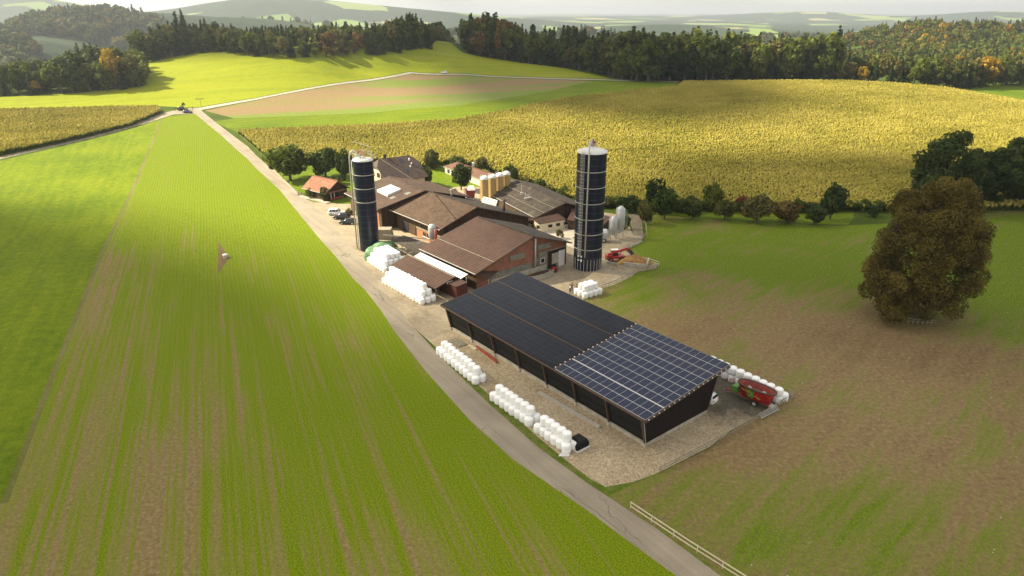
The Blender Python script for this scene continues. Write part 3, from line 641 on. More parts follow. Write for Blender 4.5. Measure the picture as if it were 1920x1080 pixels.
m=MB(); m.bar(fe(3,-6.4,1.2),fe(3,-5.2,2.4),.12); m.bar(fe(3,-6.4,2.25),fe(3,-2.6,3.3),.16); m.build('brace',M['post'],t_)
m=MB(); m.box(fe(11,-2.5,1.2),(16,.12,2.5),ax=((LE[0],LE[1],0),(SE[0],SE[1],0))); m.build('wall',M['wood'],t_)
m=MB(); m.box(fe(2.9,-3.2,2.6),(.08,1.3,.5),ax=((LE[0],LE[1],0),(SE[0],SE[1],0))); m.build('white_sheet',M['white'],t_)
for l in (4,5,6,7): m=MB(); m.bar(fe(l,-3.0,.1),fe(l,-3.0,1.3),.06); m.bar(fe(l-.5,-3.0,1.25),fe(l+.5,-3.0,1.25),.06); m.build('rail',M['steelmatte'],t_)
# --- small dark roof between blue silo and barn
t_=empty('timber_shelter',tuple(at(775,480,0)),'low dark sheet roof on timber posts between the green covered heap and the cow barn','shelter')
m=MB(); A,B_,C_,D_=at(733,450,2.9),at(786,476,2.9),at(812,459,3.6),at(756,441,3.6); m.slab([A,B_,C_,D_],.14); m.build('roof',M['roofG'],t_)
for k in range(6):
    q=lerp(A,B_,.03+.94*k/5); m=MB(); m.bar((q.x,q.y,-.1),(q.x,q.y,2.75),.18); m.build('post',M['greywood'],t_)
    if k<5:
        q2=lerp(A,B_,.03+.94*(k+1)/5); m=MB(); m.bar((q.x,q.y,1.6),(q2.x,q2.y,1.6),.1); m.bar((q.x,q.y,1.6),(q2.x,q2.y,2.7),.08); m.build('rail',M['greywood'],t_)
# --- barn C with long back slope (F)
eL,eR=at(729.3,392.3,5.),at(824.6,430.8,5.); rL,rR=at(796.6,356.7,8.5),at(894.5,387.8,8.6)
bR=at(1004,408.5,2.6); bL=bR+(rL-rR)*1.05; bL.z=2.6
barnC,w=gable('hay_barn','hay barn with mottled brown tiled roof and orange wall in the middle of the farm','barn',eL,eR,rL,rR,bL,bR,M['roofC'],M['roofF'],M['wood'],M['wood_shaded'],1.6,.9)
def onW(par,a,b,nm,u0,u1,z0,z1,mat,off=.05,t=.08):
    m=MB(); c,d,ax=onwall(a,b,u0,u1,z0,z1,off,t); m.box(c,d,ax=ax); return m.build(nm,mat,par)
a,b=w[0],w[1]; LC=(V3((a.x,a.y,0))-V3((b.x,b.y,0))).length
for u0,u1,z0,z1,mt,nm in ((9.5,LC-1.5,0,2.3,'brick2','plaster_wall'),(2.5,5.5,0,3.,'dark','doorway'),(6.5,8.6,.2,2.6,'wood','door')):
    p=onW(barnC,a,b,nm,u0,u1,z0,z1,M[mt])
for u0 in (12.2,13.8,17.5): 
    wi=onW(barnC,a,b,'window',u0,u0+1.2,.9,1.9,M['dark'],.1,.06); onW(barnC,a,b,'sill',u0-.1,u0+1.3,.75,.88,M['white'],.16,.16).parent=wi
    wi.children[0].location=(0,0,0)
onW(barnC,a,b,'beam',9.3,LC-1,2.35,2.6,M['greywood'],.12,.2)
bq=at(868,385,0)
# --- barn D
rL,rR=at(729,330,8.8),at(797,357,8.9); eR=at(708,393,5.6); eL=eR+(rL-rR); eL.z=5.6; bR=rR+(rR-eR); bR.z=5.6; bL=bR+(rL-rR); bL.z=5.6
barnD,w=gable('tiled_barn','brown tiled barn with a white roof light beside the left blue silo','barn',eL,eR,rL,rR,bL,bR,M['roofD'],M['roofD'],M['wood'],M['wood_shaded'],1.2,.8)
m=MB()
def onroof(e0,e1,r0,r1,u,v,up=.05): # u along, v from eave to ridge
    return lerp(lerp(e0,e1,u),lerp(r0,r1,u),v)+V3((0,0,up))
q=[onroof(eL,eR,rL,rR,*k) for k in ((.42,.42),(.72,.42),(.70,.72),(.42,.72))]
m.slab([p+V3((0,0,.55)) for p in q],.6); m.build('roof_light',M['white'],barnD)
for u,v in ((.78,.4),(.83,.68)): 
    m=MB(); m.slab([onroof(eL,eR,rL,rR,u,v),onroof(eL,eR,rL,rR,u+.08,v),onroof(eL,eR,rL,rR,u+.08,v+.1),onroof(eL,eR,rL,rR,u,v+.1)],.05); m.build('dark_pane',M['panelclear'],barnD)
a,b=w[0],w[1]; onW(barnD,a,b,'door',(a-b).length-2.2,(a-b).length-1.2,.3,4.2,M['brick2'])
# --- barn G, long grey roof
rL,rR=at(958,334,5.4),at(1060.5,380,5.4); eR=at(1003,408,2.55); eL=eR+(rL-rR)*.86; eL.z=2.55; bR=rR+(rR-eR); bR.z=2.6; bL=bR+(rL-rR); bL.z=2.6
barnG,w=gable('machine_barn','long barn with a flat grey fibre cement roof behind the blue silo','barn',eL,eR,rL,rR,bL,bR,M['roofG'],M['roofG'],M['wood'],M['wood_shaded'],.5,.8)
for v in (.3,.62): m=MB(); m.bar(onroof(eL,eR,rL,rR,.0,v,.06),onroof(eL,eR,rL,rR,1,v,.06),.09,.06); m.build('snow_guard',M['greywood'],barnG)
for k,(u,v) in enumerate(((978,362),(985,372))):
    q=at(u,v,4.3+.1*k); m=MB(); m.bar(q-V3((0,0,.3)),q+V3((0,0,2.2-k*.6)),.16); m.bar(q+V3((-.3,-.3,.1)),q+V3((1.4,.9,.1)),.18,.14); m.build('vent_pipe',M['white'],barnG)
a,b=w[1],w[5]; wi=onW(barnG,a,b,'window',4.2,6.,1.,2.4,M['dark']); onW(barnG,a,b,'post',11,11.4,0,3.2,M['conc'],.2,.3)
# --- red roofed low house H
eL,eR=at(830.5,311.7,2.6),at(901,335.6,2.6); rL,rR=at(856,304,4.7),at(950,333.5,4.9); eR=eL+(rR-rL)*1.0; eR.z=2.6; bL=rL+(rL-eL); bL.z=2.6; bR=rR+(rR-eR); bR.z=2.6
hs,w=gable('red_roofed_bungalow','low cream bungalow with long red brown roof half hidden by a garden tree','house',eL,eR,rL,rR,bL,bR,M['roofred'],M['roofred'],M['cream'],M['cream'],.6,.6)
a,b=w[0],w[4]
for u0 in (1.2,3.6): wi=onW(hs,b,a,'window',u0,u0+1.3,.9,2.,M['dark']); 
a,b=w[0],w[1]
for u0 in (1.5,4.5,7.5): onW(hs,a,b,'window',u0,u0+1.5,.8,2.,M['dark']); onW(hs,a,b,'balcony_rail',u0-.8,u0+2,.3,.6,M['palewood'],.3,.1)
q=at(887,309.5,4.8); m=MB(); m.box((q.x,q.y,5),(.8,.8,1.2)); m.build('chimney',M['white'],hs)
# --- farmhouse with half hips
fh=fr((-35,190),(.781,.624),(.624,-.781))
rt=empty('farmhouse',tuple(fh(12.5,-18,0)),'cream farmhouse with dark tiled half hipped roof behind the silo','house')
l0,l1=4.9,19.7; sf,sb,sr=-10.3,-25.7,-18.; ze,zr,zh=4.,9.7,7.9; k=(zr-zh)/(zr-ze); hw=(sf-sr)*k
m=MB(); P0=[fh(l0,sf,ze),fh(l1,sf,ze),fh(l1,sr+hw,zh),fh(l1-2.,sr,zr),fh(l0+2.,sr,zr),fh(l0,sr+hw,zh)]; m.slab(P0,.2)
P1=[fh(l1,sb,ze),fh(l0,sb,ze),fh(l0,sr-hw,zh),fh(l0+2.,sr,zr),fh(l1-2.,sr,zr),fh(l1,sr-hw,zh)]; m.slab(P1,.2)
m.slab([fh(l1,sr+hw,zh),fh(l1,sr-hw,zh),fh(l1-2,sr,zr)],.2); m.slab([fh(l0,sr-hw,zh),fh(l0,sr+hw,zh),fh(l0+2,sr,zr)],.2); m.build('roof',M['roofhouse'],rt)
w0,w1,f0,f1=l0+.8,l1-.8,sf-1.,sb+1.; zt=lambda s: zr-abs(s-sr)*(zr-ze)/(sf-sr)-.25
for l in (w0,w1):
    m=MB(); prof=[(f0,-.1),(f1,-.1),(f1,zt(f1)),(sr-hw,zh-.25),(sr+hw,zh-.25),(f0,zt(f0))]
    m.loft([[fh(l,s,z) for s,z in prof],[fh(l+(.25 if l==w0 else -.25),s,z) for s,z in prof]]); m.build('wall',M['cream'],rt)
for s in (f0,f1):
    m=MB(); m.box((fh((w0+w1)/2,s-.12*(1 if s==f0 else -1),zt(f0)/2)),(w1-w0-.5,.24,zt(f0)),ax=((.781,.624,0),(.624,-.781,0))); m.build('wall',M['cream'],rt)
def hbox(nm,l,s,z,d,mat,par=rt): m=MB(); m.box(fh(l,s,z),d,ax=((.781,.624,0),(.624,-.781,0))); return m.build(nm,mat,par)
for s,z in ((-14,5.2),(-16.5,5.2),(-20,5.2),(-14,2),(-18,2),(-22,2)):
    wi=hbox('window',w0-.03,s,z,(.1,1.,1.4),M['dark']); hbox('shutter',w0-.06,s+.75,z,(.1,.4,1.4),M['post'],wi); hbox('shutter',w0-.06,s-.75,z,(.1,.4,1.4),M['post'],wi)
for l in (7.5,10.5,13.5,17): hbox('window',l,f0+.02,2.,(1.1,.1,1.2),M['dark'])
hbox('window',w1+.02,-15,2.2,(.1,1.1,1.2),M['dark'])
for l,v in ((13.8,.72),(13.6,.3)):
    s=lerp(sf,sr,v); z=lerp(ze,zr,v); s2=lerp(sf,sr,v+.16); z2=lerp(ze,zr,v+.16)
    m=MB(); m.slab([fh(l-.5,s,z+.1),fh(l+.5,s,z+.1),fh(l+.5,s2,z2+.1),fh(l-.5,s2,z2+.1)],.12); m.build('roof_window',M['glass'],rt)
for l,v,h in ((16.5,.75,.9),(16.6,.6,.5),(15.6,.48,.6)):
    q=fh(l,lerp(sf,sr,v),lerp(ze,zr,v)); m=MB(); m.tube([q,q+V3((0,0,h))],.2,8); m.build('vent_pipe',M['white'],rt)
hbox('chimney',9.4,-18.6,9.9,(.7,.7,1.8),M['dark'])
# --- cottage
fc=fr((-58,200),(-.791,.611),(.611,.791))
def c3(l,s,z): return fc(l,s,z)
eL,eR=fc(4.3,-2.6,2.7),fc(-7.,-2.6,2.7); rL,rR=fc(4.3,1.9,5.7),fc(-7.3,1.9,5.7); bL,bR=fc(4.3,6.3,2.7),fc(-7.,6.3,2.7)
cot,w=gable('old_cottage','small old timber cottage with orange red tiled roof beside the lane','cottage',eL,eR,rL,rR,bL,bR,M['roofcot'],M['roofcot'],M['wood'],M['wood_shaded'],.8,.6)
a,b=w[1],w[5]
wi=onW(cot,a,b,'window',1.6,2.6,.9,2.2,M['dark'],.08); onW(cot,a,b,'frame',1.45,1.6,.8,2.3,M['white'],.1,.1).parent=wi; onW(cot,a,b,'frame',2.6,2.75,.8,2.3,M['white'],.1,.1).parent=wi
for ch in wi.children: ch.location=(0,0,0)
onW(cot,a,b,'flower_box',.8,5.8,.35,.75,M['redrust'],.35,.35); onW(cot,a,b,'window',3.6,4.4,1.,2.,M['dark'],.08); onW(cot,a,b,'pent_roof',.2,6.3,2.55,2.75,M['roofcot'],.5,1.)
a,b=w[0],w[1]
for u0 in (2.,4.2,7.): onW(cot,a,b,'window',u0,u0+.9,.9,1.9,M['dark'],.08)
# stone plinth terrace around it
m=MB(); m.slab([fc(5,-3.6,.3),fc(-8,-3.4,.3),fc(-8.2,-2,.3),fc(5,-2,.3)],.5); o=m.build('stone_terrace',M['conc'],loc=fc(-1,-3,0)); tag(o,'low stone terrace in front of the orange roofed cottage','terrace')
# --- annexes beside the blue silo
t_=empty('white_annex',tuple(at(1035,425,0)),'low white annex with brown roof and small windows behind the pale concrete pad','annex')
A,B_,C_,D_=at(1011,420,2.4),at(1062,411,2.4),at(1046,400,3.2),at(999,410.6,3.2); m=MB(); m.slab([A,B_,C_,D_],.12); m.build('roof',M['roofE'],t_)
Ai,Bi,Ci,Di=[lerp(p,(A+B_+C_+D_)/4,.08) for p in (A,B_,C_,D_)]
m=MB(); m.loft([[UL(Ai,-.1),UL(Bi,-.1),UL(Ci,-.1),UL(Di,-.1)],[Ai-V3((0,0,.14)),Bi-V3((0,0,.14)),Ci-V3((0,0,.14)),Di-V3((0,0,.14))]]); m.build('wall',M['cream'],t_)
for u in (2.5,4.9,7.3): onW(t_,Ai,Bi,'window',u,u+1.2,1.,1.7,M['dark'])
onW(t_,Di,Ai,'window',1.,2.,1.,1.8,M['dark'])
t_=empty('lean_to_annex',tuple(at(1110,425,0)),'brown sheet roofed annex reaching out behind the tall silo on the right','annex')
A,B_,C_,D_=at(1063,412,2.5),at(1131,423,2.4),at(1147,407,2.9),at(1075,388,3.6); m=MB(); m.slab([A,B_,C_,D_],.12); m.build('roof',M['roofE'],t_)
Ai,Bi,Ci,Di=[lerp(p,(A+B_+C_+D_)/4,.06) for p in (A,B_,C_,D_)]
m=MB(); m.loft([[UL(Ai,-.1),UL(Bi,-.1),UL(Ci,-.1),UL(Di,-.1)],[Ai-V3((0,0,.14)),Bi-V3((0,0,.14)),Ci-V3((0,0,.14)),Di-V3((0,0,.14))]]); m.build('wall',M['wood_shaded'],t_)
# --- solar shed
L=(-.624,.781); S=(.781,.624); fs=fr((17.2,73.9),L,S)
sh=empty('solar_shed',tuple(fs(22,6,0)),'long dark timber shed roofed with solar panels beside the gravel yard','shed')
R0,R1,s0,s1,h0,h1=-.7,45.8,-1.3,16.1,4.55,6.55; rz=lambda s: h0+(h1-h0)*(s-s0)/(s1-s0)
m=MB(); m.slab([fs(R1,s0,h0),fs(R0,s0,h0),fs(R0,s1,h1),fs(R1,s1,h1)],.28); m.build('roof',M['roofE'],sh)
m=MB(); m.bar(fs(R1,s0-.1,h0-.1),fs(R0,s0-.1,h0-.1),.16,.2); m.build('gutter',M['post'],sh)
for x_ in (R0-.05,R1+.05): m=MB(); m.bar(fs(x_,s0,h0-.14),fs(x_,s1,h1-.14),.1,.36); m.build('verge_board',M['post'],sh)
def wallq(nm,pts,mat,t=.16):
    pts=[V3(p) for p in pts]; nrm=(pts[1]-pts[0]).cross(pts[2]-pts[0]).normalized(); n=len(pts); m=MB()
    m.add(pts+[p+nrm*t for p in pts],[tuple(range(n)),tuple(range(2*n-1,n-1,-1))]+[(i,(i+1)%n,n+(i+1)%n,n+i) for i in range(n)]); return m.build(nm,mat,sh)
B=44.4/7
wallq('end_wall',[fs(0,0,.45),fs(0,12.6,.45),fs(0,14.4,rz(14.4)-.3),fs(0,-1.,rz(-1)-.3)],M['dkwood'])
wallq('end_wall',[fs(44.4,0,.45),fs(44.4,12.6,.45),fs(44.4,14.4,rz(14.4)-.3),fs(44.4,-1.,rz(-1)-.3)],M['dkwood'])
wallq('back_wall',[fs(0,12.6,.45),fs(27,12.6,.45),fs(27,13.9,rz(13.9)-.3),fs(0,13.9,rz(13.9)-.3)],M['dkwood'])
m=MB(); a3=((L[0],L[1],0),(S[0],S[1],0)); m.box(fs(22.2,-.05,.2),(44.8,.35,.5),ax=a3); m.box(fs(-.02,6.3,.2),(.35,12.8,.52),ax=a3); m.box(fs(44.4,6.3,.2),(.3,12.6,.5),ax=a3); m.build('plinth',M['conc'],sh)
for i in range(7):
    wallq('wind_net',[fs(i*B+.16,.05,.45),fs((i+1)*B-.16,.05,.45),fs((i+1)*B-.16,-.95,rz(-1)-.32),fs(i*B+.16,-.95,rz(-1)-.32)],M['net'],.05)
for i in range(8):
    p=MB(); p.bar(fs(i*B,-.12,.3),fs(i*B,-1.15,rz(-1)-.3),.2,.28); po=p.build('post',M['post'],sh)
    p=MB(); p.box(fs(i*B,-.2,.2),(.5,.5,.45),ax=a3); p.build('footing',M['conc'],sh)
    p=MB(); p.bar(fs(i*B,12.7,.3),fs(i*B,14.6,rz(14.6)-.3),.2,.28); p.build('post',M['post'],sh)
m=MB(); m.bar(fs(0,-1.1,rz(-1)-.35),fs(44.4,-1.1,rz(-1)-.35),.16,.2); m.build('eave_beam',M['post'],sh)
m=MB(); m.tube([fs(-.12,-.9,4.1),fs(-.2,-.75,3.2),fs(-.15,-.3,1.2),fs(-.15,-.12,.4)],.05,6); m.build('downpipe',M['steelmatte'],sh)
for i in range(18):
    s=s0+.5+i*.98; m=MB(); m.box(fs(R0-.14,s,rz(s)-.02),(.12,.14,.12),ax=a3); m.build('bracket',M['white'],sh)
def m_panel(name,c1,c2,frame,pw,ph,o,line,rough=.18):
    n=NT(name); p=n.vm('SUBTRACT',n.pos(),(17.2,73.9,0)); a=n.vm('DOT_PRODUCT',p,(L[0],L[1],0)); b=n.vm('DOT_PRODUCT',p,(S[0],S[1],0))
    a=n.m('DIVIDE',n.m('SUBTRACT',a,o[0]),pw); b=n.m('DIVIDE',n.m('SUBTRACT',b,o[1]),ph)
    wv=n.n.new('ShaderNodeTexWhiteNoise'); n.L(n.vm('FLOOR',_cmb(n,n.m('ADD',a,100.),n.m('ADD',b,100.))),wv.inputs[0])
    fa,fb=n.m('FRACT',a),n.m('FRACT',b); k=n.m('MAXIMUM',n.m('MAXIMUM',n.m('LESS_THAN',fa,line[0]),n.m('GREATER_THAN',fa,1-line[0])),n.m('MAXIMUM',n.m('LESS_THAN',fb,line[1]),n.m('GREATER_THAN',fb,1-line[1])))
    cell=n.m('MAXIMUM',n.m('LESS_THAN',n.m('FRACT',n.m('MULTIPLY',fa,6.)),.08),n.m('LESS_THAN',n.m('FRACT',n.m('MULTIPLY',fb,10.)),.08))
    c=n.mix(n.m('MULTIPLY_ADD',wv.outputs[0],.7,n.m('MULTIPLY',n.noise(n.pos(),.6,2),.3)),c1,c2); c=n.mix(n.m('MULTIPLY',cell,.16),c,frame); c=n.mix(k,c,frame); return n.fin(c,rough,0,.12)
M['pvdark']=m_panel('black_solar_glass',(.003,.004,.008),(.008,.010,.018),(.042,.045,.058),1.72,1.04,(R0,s0),(.012,.02),.3)
M['pvpale']=m_panel('blue_solar_glass',(.012,.018,.045),(.028,.034,.060),(.36,.38,.40),.001,.001,(0,0),(-1,-1),.2)
M['pvframe']=plain('silver_frame',(.62,.62,.60),.4,.3,.05)
SP=16.3
def strip(nm,l0,l1,sa,sb,mat,up=.10): m=MB(); m.slab([fs(l1,sa,rz(sa)+up),fs(l0,sa,rz(sa)+up),fs(l0,sb,rz(sb)+up),fs(l1,sb,rz(sb)+up)],.07); return m.build(nm,mat,sh)
for sa,sb in ((s0+.1,s0+5.9),(s0+6.25,s0+12.1),(s0+12.4,s1-.12)): strip('solar_array',SP+.35,R1-.15,sa,sb,M['pvdark'])
for sc in (s0+6.07,s0+12.25): m=MB(); m.bar(fs(SP,sc,rz(sc)+.08),fs(R1,sc,rz(sc)+.08),.18,.06); m.build('walkway_rail',M['post'],sh)
for i in range(19): 
    s=s0+.4+i*.93; m=MB(); m.box(fs(SP+.15,s,rz(s)+.1),(.14,.2,.1),ax=a3); m.build('bracket',M['white'],sh)
# single panels of the pale field
rows=[]; s=s0+.08
for r in range(10):
    rows.append((s,s+1.66)); s+=1.70+(.14 if r in(1,7) else .0)
npan=14; pw=(SP-.1-R0-.1)/npan; cells=[(r,c) for r in range(10) for c in range(npan)]
cells.sort(key=lambda q:(q[0]*1.7+ q[1]*pw*1.2)); rest=MB(); frs=MB()
def pslab(mb,l0,l1,sa,sb,up,th): mb.slab([fs(l1,sa,rz(sa)+up),fs(l0,sa,rz(sa)+up),fs(l0,sb,rz(sb)+up),fs(l1,sb,rz(sb)+up)],th)
proto=None
for i,(r,c) in enumerate(cells):
    sa,sb=rows[r]; l0=R0+.1+c*pw; l1=l0+pw-.016
    m=rest if i>=100 else MB()
    m.mi=1; pslab(m,l0,l1,sa,sb,.10,.06); m.mi=0; pslab(m,l0+.02,l1-.02,sa+.035,sb-.035,.112,.03)
    if i<100: m.build('solar_panel',[M['pvpale'],M['pvframe']],sh)
o=rest.build('solar_panels',[M['pvpale'],M['pvframe']],sh); o['kind']='stuff'
m=MB(); sc=rows[2][0]-.1; m.bar(fs(R0,sc,rz(sc)+.14),fs(SP,sc,rz(sc)+.14),.1,.06); m.build('cable_duct',M['white'],sh)
# ------------------------------------------------------------------ silos
def hz_(u,v,y): d=ray(u,v); t=y/d[1]; return H+d[2]*t
def silo(name,label,cx,cy,r,h,cone,hoops,ribs=True):
    o=empty(name,(cx,cy,0),label,'silo'); n=40
    m=MB(); m.lathe((cx,cy,0),[(r,-.1),(r,h)],n); m.build('shell',M['silo'],o)
    m=MB(); m.lathe((cx,cy,0),[(r+.06,h-.25),(r+.06,h+.05),(r*.5,h+cone*.6),(.25,h+cone)],n); m.cap((cx,cy,0),.25,h+cone,n); o2=m.build('roof',M['white'],o)
    for k in range(20 if cone>1 else 0):
        a=2*math.pi*k/20; q=MB(); q.bar((cx+(r+.05)*math.cos(a),cy+(r+.05)*math.sin(a),h+.08),(cx+.3*math.cos(a),cy+.3*math.sin(a),h+cone+.03),.05); q.build('rib',M['white'],o2)
    for z in hoops:
        m=MB(); m.lathe((cx,cy,0),[(r+.01,z-.07),(r+.09,z-.07),(r+.09,z+.07),(r+.01,z+.07)],n,False); m.build('hoop',M['steelmatte'],o)
    return o
# right, tall one
cx,cy=at(1101,500,0).x,at(1101,500,0).y; r=3.05; Ht=25.3
so=silo('blue_silo','tall dark blue silo with white cone roof and full height caged ladder',cx,cy,r,Ht,.95,[Ht-3.9-3.33*i for i in range(6)])
for k in range(26):
    a=2*math.pi*k/26; m=MB(); m.bar((cx+(r+.05)*math.cos(a),cy+(r+.05)*math.sin(a),0),(cx+(r+.05)*math.cos(a),cy+(r+.05)*math.sin(a),2.6),.09); m.build('rib',M['steelmatte'],so)
view=math.atan2(-cy,-cx)    # side that faces the yard
al=view-.55; lad=MB()
def cyl(a,rr,z): return V3((cx+rr*math.cos(a),cy+rr*math.sin(a),z))
ta=V3((-math.sin(al),math.cos(al),0))
for s in (-.28,.28): lad.bar(cyl(al,r+.22,3.2)+ta*s,cyl(al,r+.22,Ht+.9)+ta*s,.06)
for i in range(62): z=3.3+i*.36; lad.bar(cyl(al,r+.22,z)-ta*.28,cyl(al,r+.22,z)+ta*.28,.045)
ld=lad.build('ladder',M['steelmatte'],so); cg=MB()
for i in range(31):
    z=4.+i*.7; cg.tube([cyl(al,r+.22,z)-ta*.36,cyl(al,r+.75,z)-ta*.32,cyl(al,r+1.,z),cyl(al,r+.75,z)+ta*.32,cyl(al,r+.22,z)+ta*.36],.035,5)
for s in (-.32,0,.32): cg.bar(cyl(al,r+.85-abs(s)*.3,4)+ta*s,cyl(al,r+.85-abs(s)*.3,Ht+.7)+ta*s,.04)
cg.build('ladder_cage',M['steelmatte'],ld)
ap=view-.18; m=MB(); m.tube([cyl(ap,r+.3,3.2),cyl(ap,r+.3,Ht+.6),cyl(ap,r+.1,Ht+1.3),cyl(ap,r*.6,Ht+2.2),cyl(ap,r*.3,Ht+2.4),cyl(ap,.4,Ht+1.9),cyl(ap,.2,Ht+.9)],.16,10); m.build('filler_pipe',M['steelmatte'],so)
m=MB(); m.tube([cyl(0,0,Ht+.8),cyl(0,0,Ht+1.6)],.35,10); m.box((cx+.2,cy,Ht+1.8),(.7,.6,.5)); m.build('blower',M['redrust'],so)
m=MB()
for a in np.linspace(0,6.28,9)[:-1]: m.bar(cyl(a,1.1,Ht+.7),cyl(a,1.1,Ht+1.6),.05)
for z in (1.2,1.6):
    m.tube([cyl(a,1.1,Ht+z) for a in np.linspace(0,6.28,9)],.03,5)
m.build('guard_rail',M['steelmatte'],so)
for i,dz in ((0,2.4),(1,3.3)):
    for s in (-.35,.35): m=MB(); m.box(cyl(al,r+.12,dz)+ta*s,(.12,.34,.42),rz=al); m.build('sticker',M['white'],so)
# left one
cx,cy=at(694,467,0).x,at(694,467,0).y; r=2.25; Ht=21.2
so=silo('blue_silo','narrower dark blue silo with flat white rim and rooftop railing beside the lane',cx,cy,r,Ht,.35,[Ht-3.3-3.1*i for i in range(3)])
m=MB()
for a in np.linspace(0,6.28,13)[:-1]: m.bar(cyl(a,r-.05,Ht),cyl(a,r-.05,Ht+1.5),.05)
for z in (.75,1.5): m.tube([cyl(a,r-.05,Ht+z) for a in np.linspace(0,6.28,13)],.035,5)
m.build('guard_rail',M['steelmatte'],so)
side=math.pi; m=MB(); q=[cyl(side,r+.75,.1),cyl(side,r+.75,Ht+.1),cyl(side,r+.6,Ht+1.2),cyl(side,r-.1,Ht+1.95),cyl(side,r-.9,Ht+1.8),cyl(side,r-1.2,Ht+.8),cyl(side,.3,Ht+.4)]
m.tube(q,.16,10); m.build('filler_pipe',M['steelmatte'],so)
m=MB(); m.tube([cyl(side+.5,r+.35,.1),cyl(side+.5,r+.35,Ht)],.08,6); m.tube([cyl(side+.15,r+.3,.1),cyl(side+.15,r+.3,Ht-12)],.08,6); m.build('support_rail',M['steelmatte'],so)
for z in (4,9,14,19): m=MB(); m.bar(cyl(side,r,z),cyl(side,r+.75,z),.08); m.build('pipe_bracket',M['steelmatte'],so)
m=MB(); m.bar(cyl(0,0,Ht+.3),cyl(0,0,Ht+3.2),.14); m.bar(cyl(0,0,Ht+3.2)+V3((-1.9,.3,.65)),cyl(0,0,Ht+3.2)+V3((2.3,-.3,-.6)),.16); m.build('hoist_beam',M['palewood'],so)
m=MB(); m.tube([cyl(0,.2,Ht+.3),cyl(0,.2,Ht+1.6),cyl(0,.6,Ht+2.1),cyl(0,1.2,Ht+1.9),at(812,362,8.8)+V3((0,0,.2))],.09,8); m.build('transfer_pipe',M['palewood'],so)
m=MB(); 
for p0,p1 in (((-1.6,.8),(.6,-.6)),((-1.2,1.2),(1.,-.2))): m.bar(cyl(0,0,Ht+1.1)+V3((*p0,.6)),cyl(0,0,Ht+.9)+V3((*p1,0)),.12)
m.build('machinery',M['redrust'],so)
# white elbow duct lying on roof
m=MB(); m.tube([cyl(side+.6,1.6,Ht+1.4),cyl(side+.7,1.5,Ht+.7),cyl(view,.9,Ht+.55),cyl(view+.8,.7,Ht+.7)],.2,10); m.build('duct',M['white'],so)
# four beige tanks
tk=None
for i,(u,yy) in enumerate(((908.3,191.5),(923.5,193.5),(937,195.5),(949.5,197.5))):
    d=ray(u,345); x=d[0]*(yy/d[1]); 
    if tk is None:
        tk=empty('feed_tank',(x,yy,0),'x','tank'); m=MB(); m.lathe((x,yy,0),[(1.18,0),(1.18,7.6)],28); m.build('shell',M['tank'],tk)
        m=MB(); m.lathe((x,yy,0),[(1.22,7.5),(1.22,7.7),(1.0,8.15),(.5,8.45),(.22,8.5)],28); m.cap((x,yy,0),.22,8.5,28); m.build('dome',M['white'],tk)
        m=MB(); m.tube([(x-1.3,yy-.2,0),(x-1.3,yy-.2,8.2),(x-.9,yy-.1,8.9),(x-.3,yy,8.5)],.06,6); m.build('filler_pipe',M['steelmatte'],tk); o=tk
    else: o=copy_tree(tk); o.location=(x,yy,0)
    o['label']=['beige feed tank at the left end of the row of four, nearest the lane','beige feed tank, second from the left of the row of four','beige feed tank, third from the left of the row of four','beige feed tank at the right end of the row of four, beside the maize'][i]; o['group']='row of four beige feed tanks'
# grey feed silos
def feedsilo(label,u,vb,r,vt,zc):
    p=at(u,vb,0); x,y=p.x,p.y; top=hz_(u,vt,y); o=empty('feed_silo',(x,y,0),label,'silo','galvanised feed silos by the yard')
    m=MB(); m.lathe((x,y,0),[(.2,1.3),(r,zc),(r,top),(.35,top+.75)],24); m.cap((x,y,0),.35,top+.75,24); m.build('shell',M['steel'],o)
    for z in np.arange(zc+1,top,1.1): m=MB(); m.lathe((x,y,0),[(r,z-.04),(r+.04,z),(r,z+.04)],24); m.build('hoop',M['steelmatte'],o)
    for k in range(4):
        a=math.pi/4+k*math.pi/2; m=MB(); m.bar((x+r*math.cos(a),y+r*math.sin(a),0),(x+r*math.cos(a),y+r*math.sin(a),zc+.6),.12); m.build('leg',M['steel'],o)
    m=MB(); m.tube([(x-r-.15,y-.3,.3),(x-r-.15,y-.3,top+.3),(x-.3,y,top+.8)],.07,6); m.build('filler_pipe',M['steel'],o)
    m=MB(); m.bar((x+r+.2,y-.3,.3),(x+r+.2,y-.3,top),.05); m.bar((x+r+.5,y-.1,.3),(x+r+.5,y-.1,top),.05); m.build('ladder',M['steelmatte'],o)
feedsilo('taller galvanised steel feed silo at the edge of the yard',1161.5,446,1.08,392,2.9)
feedsilo('shorter galvanised steel feed silo in front of the taller one',1149,449,.98,411,2.6)
